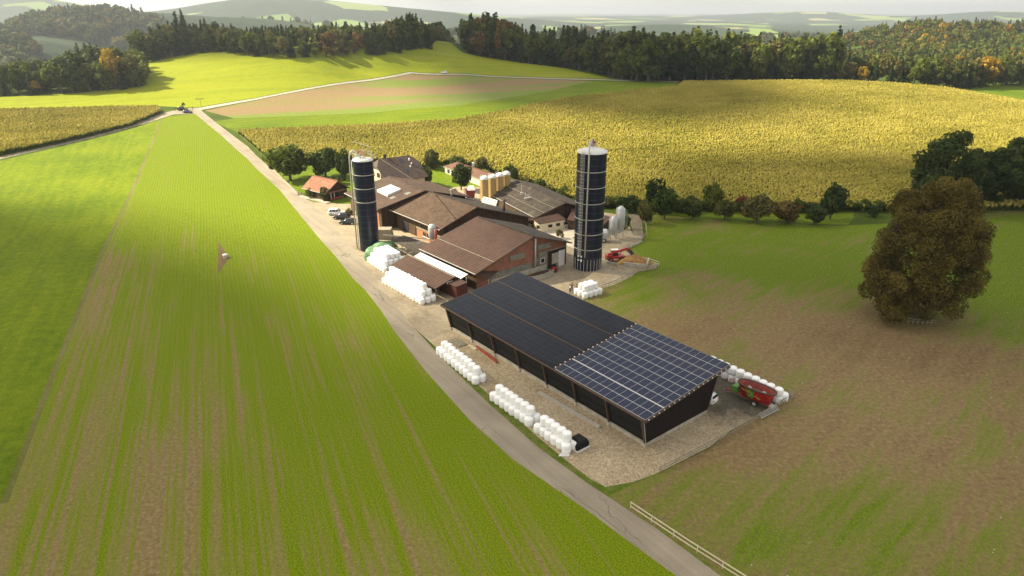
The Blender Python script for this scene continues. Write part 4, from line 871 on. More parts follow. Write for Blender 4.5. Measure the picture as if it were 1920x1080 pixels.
# roof fittings on barn C back slope (things of their barn)
q=at(866,412,0)
def vent(par,u,v,z,h,r,mat,hat=True):
    q=at(u,v,z); m=MB(); m.tube([q-V3((0,0,.6)),q+V3((0,0,h))],r,12); o=m.build('vent_stack',mat,par)
    if hat: m=MB(); m.lathe((q.x,q.y,q.z+h+.12),[(r*2.1,0),(r*1.6,.22),(.05,.4)],16); m.build('vent_cap',mat,o)
vent(barnC,945,391,6.3,1.9,.32,M['post']); vent(barnC,847,365,7.6,1.1,.28,M['greywood']); 
A,B_,C_,D_=at(903,376,7.1),at(930,383,7.1),at(932.5,375.5,7.9),at(907,368.5,7.9)
m=MB(); m.slab([A,B_,C_,D_],.5); sk_=m.build('roof_light',M['white'],barnC)
for i in range(4):
    a0,a1=.08+i*.23,.25+i*.23; m=MB(); f=lambda u,v: lerp(lerp(A,B_,u),lerp(D_,C_,u),v)+V3((0,0,.05)); m.slab([f(a0,.25),f(a1,.25),f(a1,.8),f(a0,.8)],.03); m.build('pane',M['panelclear'],sk_)
# ------------------------------------------------------------------ wrapped bales
def m_wrap():
    n=NT('white_film'); g=n.noise(n.obj(),3.,4,.6); c=n.ramp(g,[(.3,(.86,.85,.83)),(.7,(.93,.93,.92))]); s=n.n.new('ShaderNodeSeparateXYZ'); n.L(n.obj(),s.inputs[0])
    n.bump(n.m('ADD',n.m('MULTIPLY',n.m('SINE',n.m('MULTIPLY',s.outputs[2],26)),.4),n.noise(n.obj(),9,3)),.5,.03); return n.fin(c,.38,0,.4)
M['wrap']=m_wrap(); M['wrapgrey']=plain('old_white_film',(.62,.60,.57),.5,0,.15,3)
balemesh=[]
for k in range(4):
    m=MB(); n=20; secs=[]
    for r,z in ((.30,0.0),(.50,.01),(.60,.10),(.625,.35),(.63,.62),(.625,.9),(.60,1.10),(.52,1.19),(.30,1.215)):
        secs.append([((r+random.uniform(-.012,.012))*math.cos(2*math.pi*i/n),(r+random.uniform(-.012,.012))*math.sin(2*math.pi*i/n),z+random.uniform(-.008,.008)) for i in range(n)])
    m.loft(secs,True); me=bpy.data.meshes.new('wrapped_bale'); me.from_pydata(m.v,[],m.f); me.materials.append(M['wrap']); me.polygons.foreach_set('use_smooth',m.sm); me.update(); balemesh.append(me)
def bale(x,y,z,label,group,mat=None):
    o=bpy.data.objects.new('wrapped_bale',random.choice(balemesh)); COL.objects.link(o); o.location=(x+random.uniform(-.05,.05),y+random.uniform(-.05,.05),z); o.rotation_euler=(random.uniform(-.03,.03),random.uniform(-.03,.03),random.uniform(0,6.28)); s=random.uniform(.96,1.03); o.scale=(s,s,s)
    return tag(o,label,'bale',group)
def stack(a,b,side,layers,where,back=None):
    """ground row from point a to b; further rows offset towards `side` pixel point; layers=[rows per layer]"""
    a=at(*a); b=at(*b); d=(b-a); Ln=d.length; d.normalize(); q=at(*side)-b; nrm=(q-d*q.dot(d)).normalized(); n=max(2,int(round(Ln/1.2))+1); st=Ln/(n-1)
    for k,rows in enumerate(layers):
        for r in range(rows):
            for i in range(n-k):
                p=a+d*(st*(i+.5*k))+nrm*(1.25*(r+.5*k))
                edge = (i==n-1-k)
                lay=['bottom','second','third','fourth'][k]
                if edge and r==0: lab=f'end bale of the {lay} layer, lane side, {where}'
                else: lab=f'white bale in the {lay} layer of the {where}'
                if edge and r==0: bale(p.x,p.y,k*1.2,lab,f'bales of the {where}')
                else: bale(p.x,p.y,k*1.2,lab,f'{lay} layer bales of the {where}')
stack((825,664),(891.5,719),(906,716),[2,1],'short row by the pallets')
stack((926,750),(992,797),(1003,790),[2,1],'middle row on the gravel')
stack((1009,810),(1062,847),(1074,838),[2,1],'row next to the black box')
stack((722,531),(791.4,570),(803.6,569),[3,2,1],'long stack before the open shelter')
stack((694,492.5),(722,510.5),(740,498),[5,4,3],'heaped stack beside the green cover')
stack((1097,559),(1123,551),(1110,541),[3,2],'small pile by the people')
# double row behind the mixer wagon
a=at(1456.5,754.5); b=at(1356,707); d=(b-a).normalized(); nrm=V3((d.y,-d.x,0))
if nrm.x<0: nrm=-nrm
for i in range(10):
    for k in (0,1):
        p=a+d*(1.27*i); bale(p.x,p.y,1.2*k,('corner bale of the %s layer, nearest the ladder on the fence'%('bottom','top')[k]) if i==0 else 'white bale in the %s layer of the double row behind the red wagon'%('bottom','top')[k],('corner bales' if i==0 else '%s layer bales behind the red wagon'%('bottom','top')[k]))
for i in range(3):
    p=a+d*(1.27*i-.3)+nrm*1.25; bale(p.x,p.y,0,'white bale at the outer field corner of the double row' if i==0 else 'white bale standing in the hidden rear row behind the double row','rear bales behind the red wagon')
# loose bales lying low beside the shed's far corner
# black covered box at row end
c=at(1086,838); t_=empty('bale_end_box',tuple(c),'black six sided box with white foot boards at the end of the bale row','box')
ax=((.781,.624,0),(-.624,.781,0)); AX,AY=V3(ax[0]),V3(ax[1])
prof=[(-.95,0),(.95,0),(1.05,.7),(.6,1.45),(-.6,1.45),(-1.05,.7)]
m=MB(); m.loft([[c+AX*x+AY*-.75+V3((0,0,z)) for x,z in prof],[c+AX*x+AY*.75+V3((0,0,z)) for x,z in prof]]); m.build('cover',M['net'],t_)
m=MB(); m.box(c+AY*-.8+V3((0,0,.1)),(2.2,.12,.2),ax=ax); m.box(c-AX*1.1+V3((0,0,.1)),(.12,1.6,.2),ax=ax); m.build('foot_board',M['white'],t_)
c=at(1057,853); m=MB(); m.slab([c+V3((-.7,-.3,.06)),c+V3((.6,-.4,.08)),c+V3((.8,.3,.1)),c+V3((-.3,.4,.05))],.05); o=m.build('plastic_sheet',M['wrapgrey'],loc=c); tag(o,'scrap of white plastic sheet lying by the black box','sheet')
# beams, pallets on the gravel
def beam(name,label,cat,p,q,w,h,mat,zb=0):
    p,q=at(*p),at(*q); m=MB(); m.bar(p+V3((0,0,h/2+zb)),q+V3((0,0,h/2+zb)),w,h); o=m.build(name,mat,loc=(p+q)/2); return tag(o,label,cat)
beam('steel_beam','long pale steel beam lying on the gravel in front of the solar shed','beam',(1011,737),(1124,802),.35,.28,M['steelmatte'])
beam('steel_beam','orange red girder lying on the gravel, left of its twin','beam',(897,654),(932,681),.28,.3,M['redrust'])
beam('steel_beam','shorter orange red girder lying closest to the shed','beam',(893,650),(930,676),.22,.25,M['redrust'],.0)
beam('pipe_bundle','pale broken pipes lying at the end of the red girders','pipes',(880,648),(893,656),.35,.2,M['palewood'])
for i,(u,v) in enumerate(((852,640),(862,646))):
    c=at(u,v); t_=empty('pallet',tuple(c),['weathered wooden pallet by the bale row, nearer the concrete yard','weathered wooden pallet by the bale row, nearer the red girders'][i],'pallet')
    for k in range(6): m=MB(); m.box(c+AX*(-.75+.3*k)+V3((0,0,.2)),(.18,1.6,.05),ax=ax); m.build('board',M['greywood'],t_)
    for k in (-.7,0,.7): m=MB(); m.box(c+AY*k+V3((0,0,.09)),(1.8,.12,.16),ax=ax); m.build('bearer',M['palewood'],t_)
# green covered heap
c=at(716,477); m=MB(); n=26; secs=[]; e0=(at(733,463)-at(688,492)); ea=math.atan2(e0.y,e0.x); 
for zf,rf in ((0,1.),(.35,1.0),(.7,.92),(.9,.72),(1.,.4),(1.03,.1)):
    ring=[]
    for i in range(n):
        th=2*math.pi*i/n; w=1+.07*math.sin(th*5+zf*3)+.05*math.sin(th*9+2); x=5.0*rf*w*math.copysign(abs(math.cos(th))**.7,math.cos(th)); y=2.9*rf*w*math.copysign(abs(math.sin(th))**.7,math.sin(th))
        ring.append((c.x+x*math.cos(ea)-y*math.sin(ea),c.y+x*math.sin(ea)+y*math.cos(ea),max(0,2.5*zf+.22*math.sin(x*2.5+1)*zf+.12*math.cos(y*3)*zf)))
    secs.append(ring)
def m_net():
    n=NT('green_netting'); p=n.pos(); f=n.noise(p,.6,4,.7); g=n.noise(p,3,3); c=n.ramp(n.m('ADD',n.m('MULTIPLY',f,.7),n.m('MULTIPLY',g,.3)),[(.38,(.045,.12,.05)),(.55,(.13,.24,.11)),(.7,(.36,.45,.27))]); n.bump(g,.6,.1); return n.fin(c,.8)
M['netting']=m_net(); m.loft(secs,True); o=m.build('covered_heap',M['netting'],loc=c); o.modifiers.new('s','SUBSURF').levels=1; tag(o,'heap of bales under a pale green net at the foot of the left silo','heap')
# ------------------------------------------------------------------ fences
def fence(label,pts,h=(.45,.95),sp=2.4,w=.09,mat='greywood',cat='fence',name='fence',ph=None,ter=False,rw=.05):
    P=[V3((*( (hit(*p)) ),0)) if ter else at(*p) for p in pts]
    for p in P: p.z=gz(p.x,p.y)
    root=empty(name,tuple(P[0]),label,cat); ph=ph or max(h)+.1
    d=0; tot=sum((b-a).length for a,b in zip(P,P[1:])); n=max(1,int(round(tot/sp)))
    def along(s):
        for a,b in zip(P,P[1:]):
            L_=(b-a).length
            if s<=L_+1e-6: return lerp(a,b,s/L_)
            s-=L_
        return P[-1].copy()
    for i in range(n+1):
        q=along(tot*i/n); m=MB(); m.bar((q.x,q.y,q.z-.2),(q.x,q.y,q.z+ph),w,w); m.build('post',M[mat],root)
    for z in h:
        m=MB()
        for a,b in zip(P,P[1:]): m.bar(a+V3((0,0,z)),b+V3((0,0,z)),rw,.13)
        m.build('rail',M[mat],root)
    return root
fence('two rail pale timber fence along the lane in the near right corner',[(1182,953),(1290,1025),(1405,1098)],(.3,.85),3.,.08,'palewood',rw=.06)
fence('weathered timber fence along the near edge of the gravel yard',[(1237,886),(1330,838),(1410,793),(1485,748)],(.4,.8),2.8,.1,'greywood')
fence('short weathered fence at the far side of the bale corner',[(1488,747),(1476,738)],(.4,.8),1.5,.1,'greywood')
fence('long pale two rail fence beside the lane by the orchard garden',[(511,322),(532,342),(558,368)],(.5,1.),3.,.1,'palewood',rw=.08)
fence('dark low fence between lane fence and cottage',[(560,366),(578,371)],(.4,.9),1.5,.1,'post')
fence('steel and timber rail fence on the yard edge by the manure heap',[(1127,544),(1154,534),(1184,519.5),(1198,509),(1230,507)],(.5,1.),2.2,.08,'greywood')
fence('timber rail fence behind the manure heap',[(1188,486),(1212,492),(1235,499)],(.5,1.),3.,.1,'palewood')
fence('curved rail fence along the upper yard edge towards the orchard',[(1169,470),(1186,461),(1202,453),(1212,443),(1211,425),(1204,414)],(.5,1.),2.5,.08,'greywood')
fence('metal pen rails round the muddy corner beside the barn',[(1000,529),(1020,524),(1038,515)],(.35,.65,.95,1.2),2.2,.08,'steelmatte',name='pen_fence')
fence('timber calf pen rails along the barn gable',[(945,520),(975,508),(1000,500),(1028,492)],(.5,1.0),2.2,.12,'wood',name='pen_fence')
tc_=at(1722,585); pp=[]
LT=V3((*hit(1712,588),0))
root=empty('tree_fence',(LT.x,LT.y,gz(LT.x,LT.y)),'low round timber fence circling the foot of the big brown tree','fence'); ring=[]
for k in range(15):
    a=math.pi*(.95+.62*k/14); ring.append(V3((LT.x+5.6*math.cos(a),LT.y+4.6*math.sin(a)-.4,0)))
for q in ring: q.z=gz(q.x,q.y); m=MB(); m.bar(q-V3((0,0,.2)),q+V3((0,0,1.0)),.09); m.build('post',M['greywood'],root)
for z in (.5,.95):
    m=MB()
    for a,b in zip(ring,ring[1:]): m.bar(a+V3((0,0,z)),b+V3((0,0,z)),.05,.09)
    m.build('rail',M['greywood'],root)
# ladder leaning flat on the fence
p,q=at(1418,783),at(1452,766); t_=empty('ladder',tuple(p),'aluminium ladder hanging along the yard fence by the bales','ladder'); d=(q-p).normalized(); m=MB()
nn=V3((-d.y,d.x,0)); m.bar(p-nn*.25+V3((0,0,.7)),q-nn*.25+V3((0,0,.7)),.08); m.build('side_rail',M['steel'],t_); m=MB(); m.bar(p-nn*.75+V3((0,0,.25)),q-nn*.75+V3((0,0,.25)),.08); m.build('side_rail',M['steel'],t_)
m=MB()
for k in range(14): s=p+d*((q-p).length*(k+.5)/14); m.bar(s-nn*.25+V3((0,0,.7)),s-nn*.75+V3((0,0,.25)),.06)
m.build('rungs',M['steel'],t_)
# ------------------------------------------------------------------ vehicles (local coordinates, x forward)
Z0=(0,0,0)
def wheel(root,x,y,r,w,rim='steel',z=None):
    z=r if z is None else z; m=MB(); n=20; ring=lambda rr,yy:[(x+rr*math.cos(2*math.pi*k/n),yy,z+rr*math.sin(2*math.pi*k/n)) for k in range(n)]
    m.loft([ring(r*.6,y-w/2),ring(r*.95,y-w/2),ring(r,y-w*.3),ring(r,y+w*.3),ring(r*.95,y+w/2),ring(r*.6,y+w/2)],False); wh=m.build('wheel',M['black'],root,loc=Z0)
    m=MB(); m.loft([ring(r*.6,y-w/2-.01),ring(r*.2,y-w/2-.04),ring(r*.2,y+w/2+.04),ring(r*.6,y+w/2+.01)]); m.build('rim',M[rim],wh,loc=Z0)
def car(name,label,u,v,heading,paint,group=None,Lc=4.5,Wc=1.85,Hc=1.62,est=True,ter=False,cat='car'):
    x,y=hit(u,v) if ter else at(u,v)[:2]; root=empty(name,(x,y,gz(x,y)+.0),label,cat,group,heading)
    h=Wc/2
    def sec(x,z0,z1,w0,w1): # rounded box section (lower body)
        return [(x,-w0,z0),(x,w0,z0),(x,w1,z0+.18),(x,w1,z1-.16),(x,w1*.9,z1),(x,-w1*.9,z1),(x,-w1,z1-.16),(x,-w1,z0+.18)]
    S_=[(-.5,.42,.72,.80),(-.485,.30,.95,.88),(-.44,.26,1.0,.96),(-.30,.24,1.01,1.),(-.05,.22,1.,1.),(.18,.22,.99,1.),(.22,.22,.98,1.),(.40,.24,.90,.97),(.47,.28,.80,.88),(.5,.36,.64,.78)]
    m=MB(); m.loft([sec(a*Lc,z0,z1,w*h*.92,w*h) for a,z0,z1,w in S_],True); m.build('body',paint,root,loc=Z0)
    def cs(x,z,w): return [(x,-w,.97),(x,w,.97),(x,w*.97,(z+.97)/2),(x,w*.86,z),(x,-w*.86,z),(x,-w*.97,(z+.97)/2)]
    rb=-.47 if est else -.36
    C_=[(rb*Lc,1.0,h*.86),((rb+.06)*Lc,Hc-.10,h*.84),(-.25*Lc,Hc,h*.86),(0,Hc,h*.86),(.06*Lc,Hc-.04,h*.85),(.2*Lc,1.0,h*.84)]
    m=MB(); m.loft([cs(*c) for c in C_],True); m.build('cabin',paint,root,loc=Z0)
    def q(pts,off=.012,nm='window',mt='glass'):
        m=MB(); n=len(pts); P=[V3(p) for p in pts]; nr=(P[1]-P[0]).cross(P[2]-P[0]).normalized(); c=sum(P,V3((0,0,0)))/n
        if nr.dot(c-V3((c.x*.5,0,1.2)))<0: nr=-nr
        m.add([p+nr*off for p in P]+[p-nr*.02 for p in P],[tuple(range(n)),tuple(range(2*n-1,n-1,-1))]+[(i,(i+1)%n,n+(i+1)%n,n+i) for i in range(n)]); m.build(nm,M[mt],root,loc=Z0)
    for s in (-1,1):
        yb,yt=s*h*.855,s*h*.775
        for x0,x1 in ((-.40,-.24),(-.22,-.03),(-.01,.15)):
            xt0=x0+(.04 if x0<-.3 else 0); xt1=x1-(.085 if x1>.1 else 0)
            q([(x0*Lc,yb,1.02),(x1*Lc,yb,1.02),(xt1*Lc,yt,Hc-.14),(xt0*Lc,yt,Hc-.14)],.03)
        m=MB(); m.box((.46*Lc,s*h*.68,.72),(.22,.36,.15)); m.build('headlight',M['white'],root,loc=Z0)
        m=MB(); m.box((-.488*Lc,s*h*.74,.86),(.1,.26,.18)); m.build('tail_light',M['red'],root,loc=Z0)
        m=MB(); m.box((.14*Lc,s*(h+.1),1.02),(.14,.2,.14)); m.build('mirror',paint,root,loc=Z0)
    q([(.185*Lc,-h*.76,1.04),(.185*Lc,h*.76,1.04),(.075*Lc,h*.68,Hc-.08),(.075*Lc,-h*.68,Hc-.08)],.03,'windscreen')
    q([((rb+.008)*Lc,-h*.7,1.08),((rb+.008)*Lc,h*.7,1.08),((rb+.05)*Lc,h*.66,Hc-.17),((rb+.05)*Lc,-h*.66,Hc-.17)],.03,'rear_window')
    m=MB(); m.box((-.505*Lc,0,.62),(.04,.5,.12)); m.build('number_plate',M['white'],root,loc=Z0)
    for sx in (-.30,.31):
        for s in (-1,1): wheel(root,sx*Lc,s*(h-.1),.36,.24)
    return root
wp=plain('white_car_paint',(.80,.80,.79),.2,0,.03,1,.6); bp=plain('black_car_paint',(.014,.015,.018),.18,0,.1,1,.6); gp=plain('dark_grey_car_paint',(.035,.038,.042),.2,.2,.1,1,.6)
car('parked_car','white off road estate car parked furthest up the yard by the blue silo',632,402,R(2),wp,'cars parked by the blue silo',4.9,1.95,1.72)
car('parked_car','black estate car parked between the white car and the dark grey one',641,410,R(176),bp,'cars parked by the blue silo',4.6)
car('parked_car','dark grey car with silvery bonnet parked nearest the blue silo',652.5,419.5,R(178),gp,'cars parked by the blue silo',4.5,1.82,1.5)
hd=math.atan2(L[1],L[0])
car('parked_car','white hatchback parked behind the solar shed with its tail showing',1316,749,hd+.15,wp,None,4.3,1.85,1.55)
car('moving_car','white car driving along the distant lane past the brown stubble field',833,137.5,R(172),wp,None,4.4,1.8,1.5,ter=True)
car('parked_car','dark van like car at the lane junction, behind the other one',343,207,R(5),bp,'dark cars at the junction',5.,2.,1.9,ter=True)
car('parked_car','dark low car at the lane junction, in front of the other one',352,212,R(-12),gp,'dark cars at the junction',4.8,1.9,1.5,ter=True)
# mixer wagon
pA,pB=at(1397,717.5,2.6),at(1443,735,2.6); ctr=(pA+pB)/2; hdg=math.atan2(pB.y-pA.y,pB.x-pA.x)
t_=empty('mixer_wagon',(ctr.x,ctr.y,0),'red feed mixer wagon with open oval tub in front of the white bales','wagon',rz=hdg)
def oval(a,b,z,n=36,p=.8): return [(a*math.copysign(abs(math.cos(2*math.pi*k/n))**p,math.cos(2*math.pi*k/n)),b*math.copysign(abs(math.sin(2*math.pi*k/n))**p,math.sin(2*math.pi*k/n)),z) for k in range(n)]
m=MB(); m.loft([oval(2.0,.75,.85),oval(2.15,.85,.9),oval(2.75,1.18,2.65)],True,False); m.add(oval(2.0,.75,.85),[tuple(range(35,-1,-1))]); m.build('tub',M['red'],t_,loc=Z0)
m=MB(); m.loft([oval(2.76,1.19,2.55),oval(2.84,1.26,2.57),oval(2.84,1.26,2.76),oval(2.7,1.12,2.76),oval(2.66,1.09,2.5)],True,False); m.build('rim',M['post'],t_,loc=Z0)
m=MB(); m.loft([oval(2.65,1.08,2.6),oval(2.05,.78,.98)],True,False); m.add(oval(2.05,.78,.98),[tuple(range(36))]); m.build('tub_lining',M['redrust'],t_,loc=Z0)
m=MB(); m.loft([oval(2.35,.93,1.75),oval(1.2,.45,1.95)],True,False); m.add(oval(1.2,.45,1.95),[tuple(range(36))]); m.build('feed',plain('brown_feed',(.13,.10,.075),.95,0,.35,5),t_,loc=Z0)
for x in (-1.1,1.1):
    m=MB(); m.lathe((x,0,0),[(.35,1.),(.2,2.3),(.08,2.45)],14); 
    vs=[];n=40
    for k in range(n+1):
        a=k/n*4*math.pi; z=1.3+k/n*1.0; r_=.9-.55*k/n; vs+=[(x+.15*math.cos(a),.15*math.sin(a),z),(x+r_*math.cos(a),r_*math.sin(a)*.95,z)]
    m.add(vs,[(2*k,2*k+1,2*k+3,2*k+2) for k in range(n)],True); m.build('auger',M['steelmatte'],t_,loc=Z0)
def side(z): k=(z-.9)/1.75; return -(.85+(1.18-.85)*k)-.02
m=MB(); m.mi=0
m.add([(-1.15,side(2.45),2.45),(.15,side(2.45),2.45),(.0,side(1.15),1.15),(-.75,side(1.15),1.15)],[(0,1,2,3)]); m.add([(-1.15,side(2.45)+.03,2.45),(.15,side(2.45)+.03,2.45),(.0,side(1.15)+.03,1.15),(-.75,side(1.15)+.03,1.15)],[(3,2,1,0)]); m.build('green_decal',M['green'],t_,loc=Z0)
yl=plain('yellow_decal',(.75,.5,.05),.4,0,.05); m=MB()
for i,(x,z,w_,h_) in enumerate(((-1.6,2.2,.16,.22),(-1.35,2.18,.12,.2),(-1.15,2.15,.12,.2),(-.95,2.13,.14,.22),(-.72,2.1,.12,.2),(-.5,2.08,.14,.22),(-.28,2.05,.12,.2),(-.2,1.75,.3,.14),(.1,1.6,.3,.14),(.45,1.7,.14,.4),(.7,1.55,.14,.4),(.95,1.5,.5,.12),(-.55,1.5,.3,.1))):
    w_*=.7; h_*=.75; m.add([(x-w_/2,side(z)-.02,z-h_/2),(x+w_/2,side(z)-.02,z-h_/2),(x+w_/2,side(z)-.03,z+h_/2),(x-w_/2,side(z)-.03,z+h_/2)],[(0,1,2,3)])
m.build('lettering',yl,t_,loc=Z0)
m=MB(); m.box((0,0,.72),(4.6,1.0,.22)); m.build('chassis',M['redrust'],t_,loc=Z0)
for s in (-1,1): wheel(t_,.3,s*.85,.42,.3,'steelmatte'); 
m=MB(); m.bar((-2.2,.35,.75),(-4.4,0,.6),.14); m.bar((-2.2,-.35,.75),(-4.4,0,.6),.14); m.bar((-4.4,0,.6),(-4.4,0,.05),.12); m.build('drawbar',M['redrust'],t_,loc=Z0)
m=MB(); m.box((-3.0,0,1.35),(.9,1.3,.8)); m.build('gearbox',M['green'],t_,loc=Z0,bevel=.06)
m=MB(); m.box((2.6,-.4,.75),(.5,.9,.35)); m.build('discharge_chute',M['steelmatte'],t_,loc=Z0)
m=MB(); m.tube([(-3.3,.3,1.7),(-3.9,.4,2.3),(-4.3,.2,1.9)],.07,6); m.build('hose',M['redrust'],t_,loc=Z0)
# telehandler
c=at(1153,489); t_=empty('telehandler',(c.x,c.y,0),'red telehandler with raised boom and black bucket beside the manure heap','loader',rz=R(12))
m=MB(); m.box((0,0,.95),(4.2,1.6,.55)); m.box((-1.5,0,1.35),(1.4,1.5,.5)); m.build('body',M['red'],t_,loc=Z0,bevel=.08)
m=MB(); m.box((-.1,.35,1.75),(1.5,.95,1.5)); cb=m.build('cab',M['glass'],t_,loc=Z0,bevel=.1)
m=MB(); m.box((-.1,.35,2.55),(1.6,1.05,.12)); m.build('cab_roof',M['white'],cb,loc=Z0)
m=MB(); m.bar((-1.9,-.45,1.8),(2.6,-.45,2.9),.32,.4); m.build('boom',M['red'],t_,loc=Z0); m=MB(); m.bar((2.5,-.45,2.88),(3.3,-.45,2.5),.26,.3); m.bar((.2,-.45,1.1),(1.5,-.45,2.5),.14); m.build('boom_end',M['red'],t_,loc=Z0)
m=MB(); pr=[(3.2,2.6),(3.1,1.7),(3.7,1.45),(4.3,1.6),(4.0,1.7),(3.45,1.85),(3.4,2.6)]; m.loft([[(x,-1.5,z) for x,z in pr],[(x,.9,z) for x,z in pr]]); m.build('bucket',M['black'],t_,loc=Z0)
for sx in (-1.4,1.4):
    for s in (-1,1): wheel(t_,sx,s*.95,.62,.42,'redrust')
m=MB(); m.box((1.9,0,.75),(.6,1.5,.4)); m.build('front_axle_guard',M['redrust'],t_,loc=Z0)
# grey tanker trailer
c=at(1112,452); t_=empty('tank_trailer',(c.x,c.y,0),'grey covered trailer half hidden behind the tall blue silo','trailer',rz=R(-8))
m=MB(); pr=[(-1.2,.95),(1.2,.95),(1.3,1.6),(1.25,2.5),(.8,3.0),(-.8,3.0),(-1.25,2.5),(-1.3,1.6)]
m.loft([[(x,y*.7,1.+(z-1)*.75+.1) for y,z in pr] if x in(-3.6,3.6) else [(x,y,z) for y,z in pr] for x in (-3.6,-3.2,0,3.2,3.6)]); m.build('tank',plain('grey_trailer_paint',(.42,.42,.43),.4,.1,.1),t_,loc=Z0,bevel=.1)
m=MB(); m.box((0,0,.8),(6.6,1.1,.3)); m.bar((-3.2,0,.8),(-5,0,.6),.2); m.build('chassis',M['black'],t_,loc=Z0)
for x in (1.2,2.6):
    for s in (-1,1): wheel(t_,x,s*1.0,.55,.45)
# red tractor cart between the garden and the tanks
c=at(882,374); t_=empty('red_hopper','' and 0 or (c.x,c.y,0),'dark red hopper wagon with a white lid beside the beige tanks','wagon',rz=R(10))
m=MB(); m.loft([[(-1.1,-.9,.7),(1.1,-.9,.7),(1.1,.9,.7),(-1.1,.9,.7)],[(-1.4,-1.2,3.0),(1.4,-1.2,3.0),(1.4,1.2,3.0),(-1.4,1.2,3.0)]]); m.build('hopper',plain('maroon_paint',(.16,.015,.03),.4,0,.1),t_,loc=Z0)
m=MB(); m.loft([[(-.7,-1.2,3.02),(1.4,-1.2,3.02),(1.4,1.2,3.02),(-.7,1.2,3.02)],[(-.2,-.5,3.9),(1.1,-.5,3.9),(1.1,1.,3.9),(-.2,1.,3.9)]]); m.build('lid',M['white'],t_,loc=Z0)
for s in (-1,1): wheel(t_,-.6,s*1.,.5,.35); wheel(t_,.8,s*1.,.5,.35)
m=MB(); m.tube([(-1.6,0,.3),(-1.6,0,4.0)],.12,8); m.build('mast',M['greywood'],t_,loc=Z0)
# red rotary machine beside pen
c=at(1039,510); t_=empty('bale_cutter',(c.x,c.y,0),'small red two wheeled implement standing by the pen rails','implement',rz=R(60))
m=MB(); m.box((0,0,.8),(1.3,.7,.5)); m.bar((.6,0,.8),(1.6,0,.4),.1); m.build('frame',M['red'],t_,loc=Z0,bevel=.05)
for s in (-1,1): wheel(t_,0,s*.5,.5,.2,'redrust')
c=at(1036,499); t_=empty('water_trough',(c.x,c.y,0),'galvanised water trough under the barn gable','trough'); m=MB(); m.loft([[(-1.,-.35,.15),(1.,-.35,.15),(1.,.35,.15),(-1.,.35,.15)],[(-1.2,-.5,.75),(1.2,-.5,.75),(1.2,.5,.75),(-1.2,.5,.75)]]); m.build('basin',M['steel'],t_,loc=Z0); m=MB(); m.box((-.7,0,.08),(.15,.6,.2)); m.box((.7,0,.08),(.15,.6,.2)); m.build('feet',M['conc'],t_,loc=Z0)
# muddy pen floor, straw heap and walls
def lump(name,label,cat,c,rx,ry,h,mat,rz=0,kind=None,sub=28):
    m=MB(); secs=[]
    for zf in np.linspace(0,1,7):
        rf=(1-zf**1.5)**.9 if zf<1 else .02; ring=[]
        for k in range(sub):
            th=2*math.pi*k/sub; w=1+.12*math.sin(th*3+c.x)+.07*math.sin(th*7+zf*5)+random.uniform(-.04,.04); x,y=rx*rf*w*math.cos(th),ry*rf*w*math.sin(th); ring.append((c.x+x*math.cos(rz)-y*math.sin(rz),c.y+x*math.sin(rz)+y*math.cos(rz),c.z-.1+h*zf+random.uniform(-.05,.05)*h))
        secs.append(ring)
    m.loft(secs,True); o=m.build(name,mat,loc=c); return tag(o,label,cat,kind=kind)
st=NT('straw_manure'); g_=st.noise(st.pos(),2.2,5,.8); st.bump(g_,.9,.15); M['straw']=st.fin(st.ramp(g_,[(.35,(.13,.065,.02)),(.55,(.36,.20,.06)),(.7,(.52,.34,.13))]),.95)
lump('manure_heap','orange brown heap of straw manure in the yard corner','heap',at(1189,492),3.9,2.4,2.0,M['straw'],R(-10))
lump('muck_layer','dark brown muck spread inside the pen by the barn','muck',at(1008,512),4.2,2.2,.25,plain('dark_muck',(.07,.035,.018),.9,0,.4,3),R(25))
for lab,p,q,hh,w_ in (('low concrete wall on the near side of the manure heap',(1169,499),(1212,503),.9,.35),('low concrete wall at the field end of the manure heap',(1212,503),(1216,492),1.1,.35),('low concrete kerb wall running from the heap toward the tall silo',(1110,485),(1158,499),.5,.3),('low concrete wall along the upper yard edge',(1170,469.5),(1203,453.5),.4,.4)):
    beam('concrete_wall',lab,'wall',p,q,w_,hh,M['conc'])
0 and lump('soil_mound','bare brown patch of earth round the well head in the crop','mound',at(418,476),.9,2.8,.12,plain('bare_soil',(.19,.125,.07),.95,0,.3,3))
c=at(423,483); t_=empty('well_head',(c.x,c.y,0),'pale concrete well head with white lid alone in the striped crop','well'); m=MB(); m.lathe((c.x,c.y,0),[(.5,-.1),(.5,.6),(.4,.65)],20); m.cap((c.x,c.y,0),.4,.65,20); m.build('shaft',M['conc'],t_); m=MB(); m.lathe((c.x,c.y,0),[(.6,.67),(.6,.78),(.2,.86)],20); m.cap((c.x,c.y,0),.2,.86,20); m.cap((c.x,c.y,0),.6,.67,20); m.build('lid',M['white'],t_)
# log pile in the far right
base=V3((*hit(1868,389),0)); t_=empty('log_pile',(base.x,base.y,gz(base.x,base.y)),'stacked cut logs under the dark trees on the right','logs')
m=MB()
for i in range(70):
    x=random.uniform(-4,4); z=random.uniform(.15,1.2)*(1-abs(x)/6); y=random.uniform(-.3,.3); r_=random.uniform(.13,.22); m.tube([(x,y-1,z),(x,y+1,z+random.uniform(-.05,.05))],r_,7)
m.build('logs',plain('cut_logs',(.33,.24,.19),.85,0,.3,4),t_,loc=Z0)
m=MB(); m.box((0,-1.0,.1),(8,.2,.2)); m.build('bearer',M['greywood'],t_,loc=Z0)
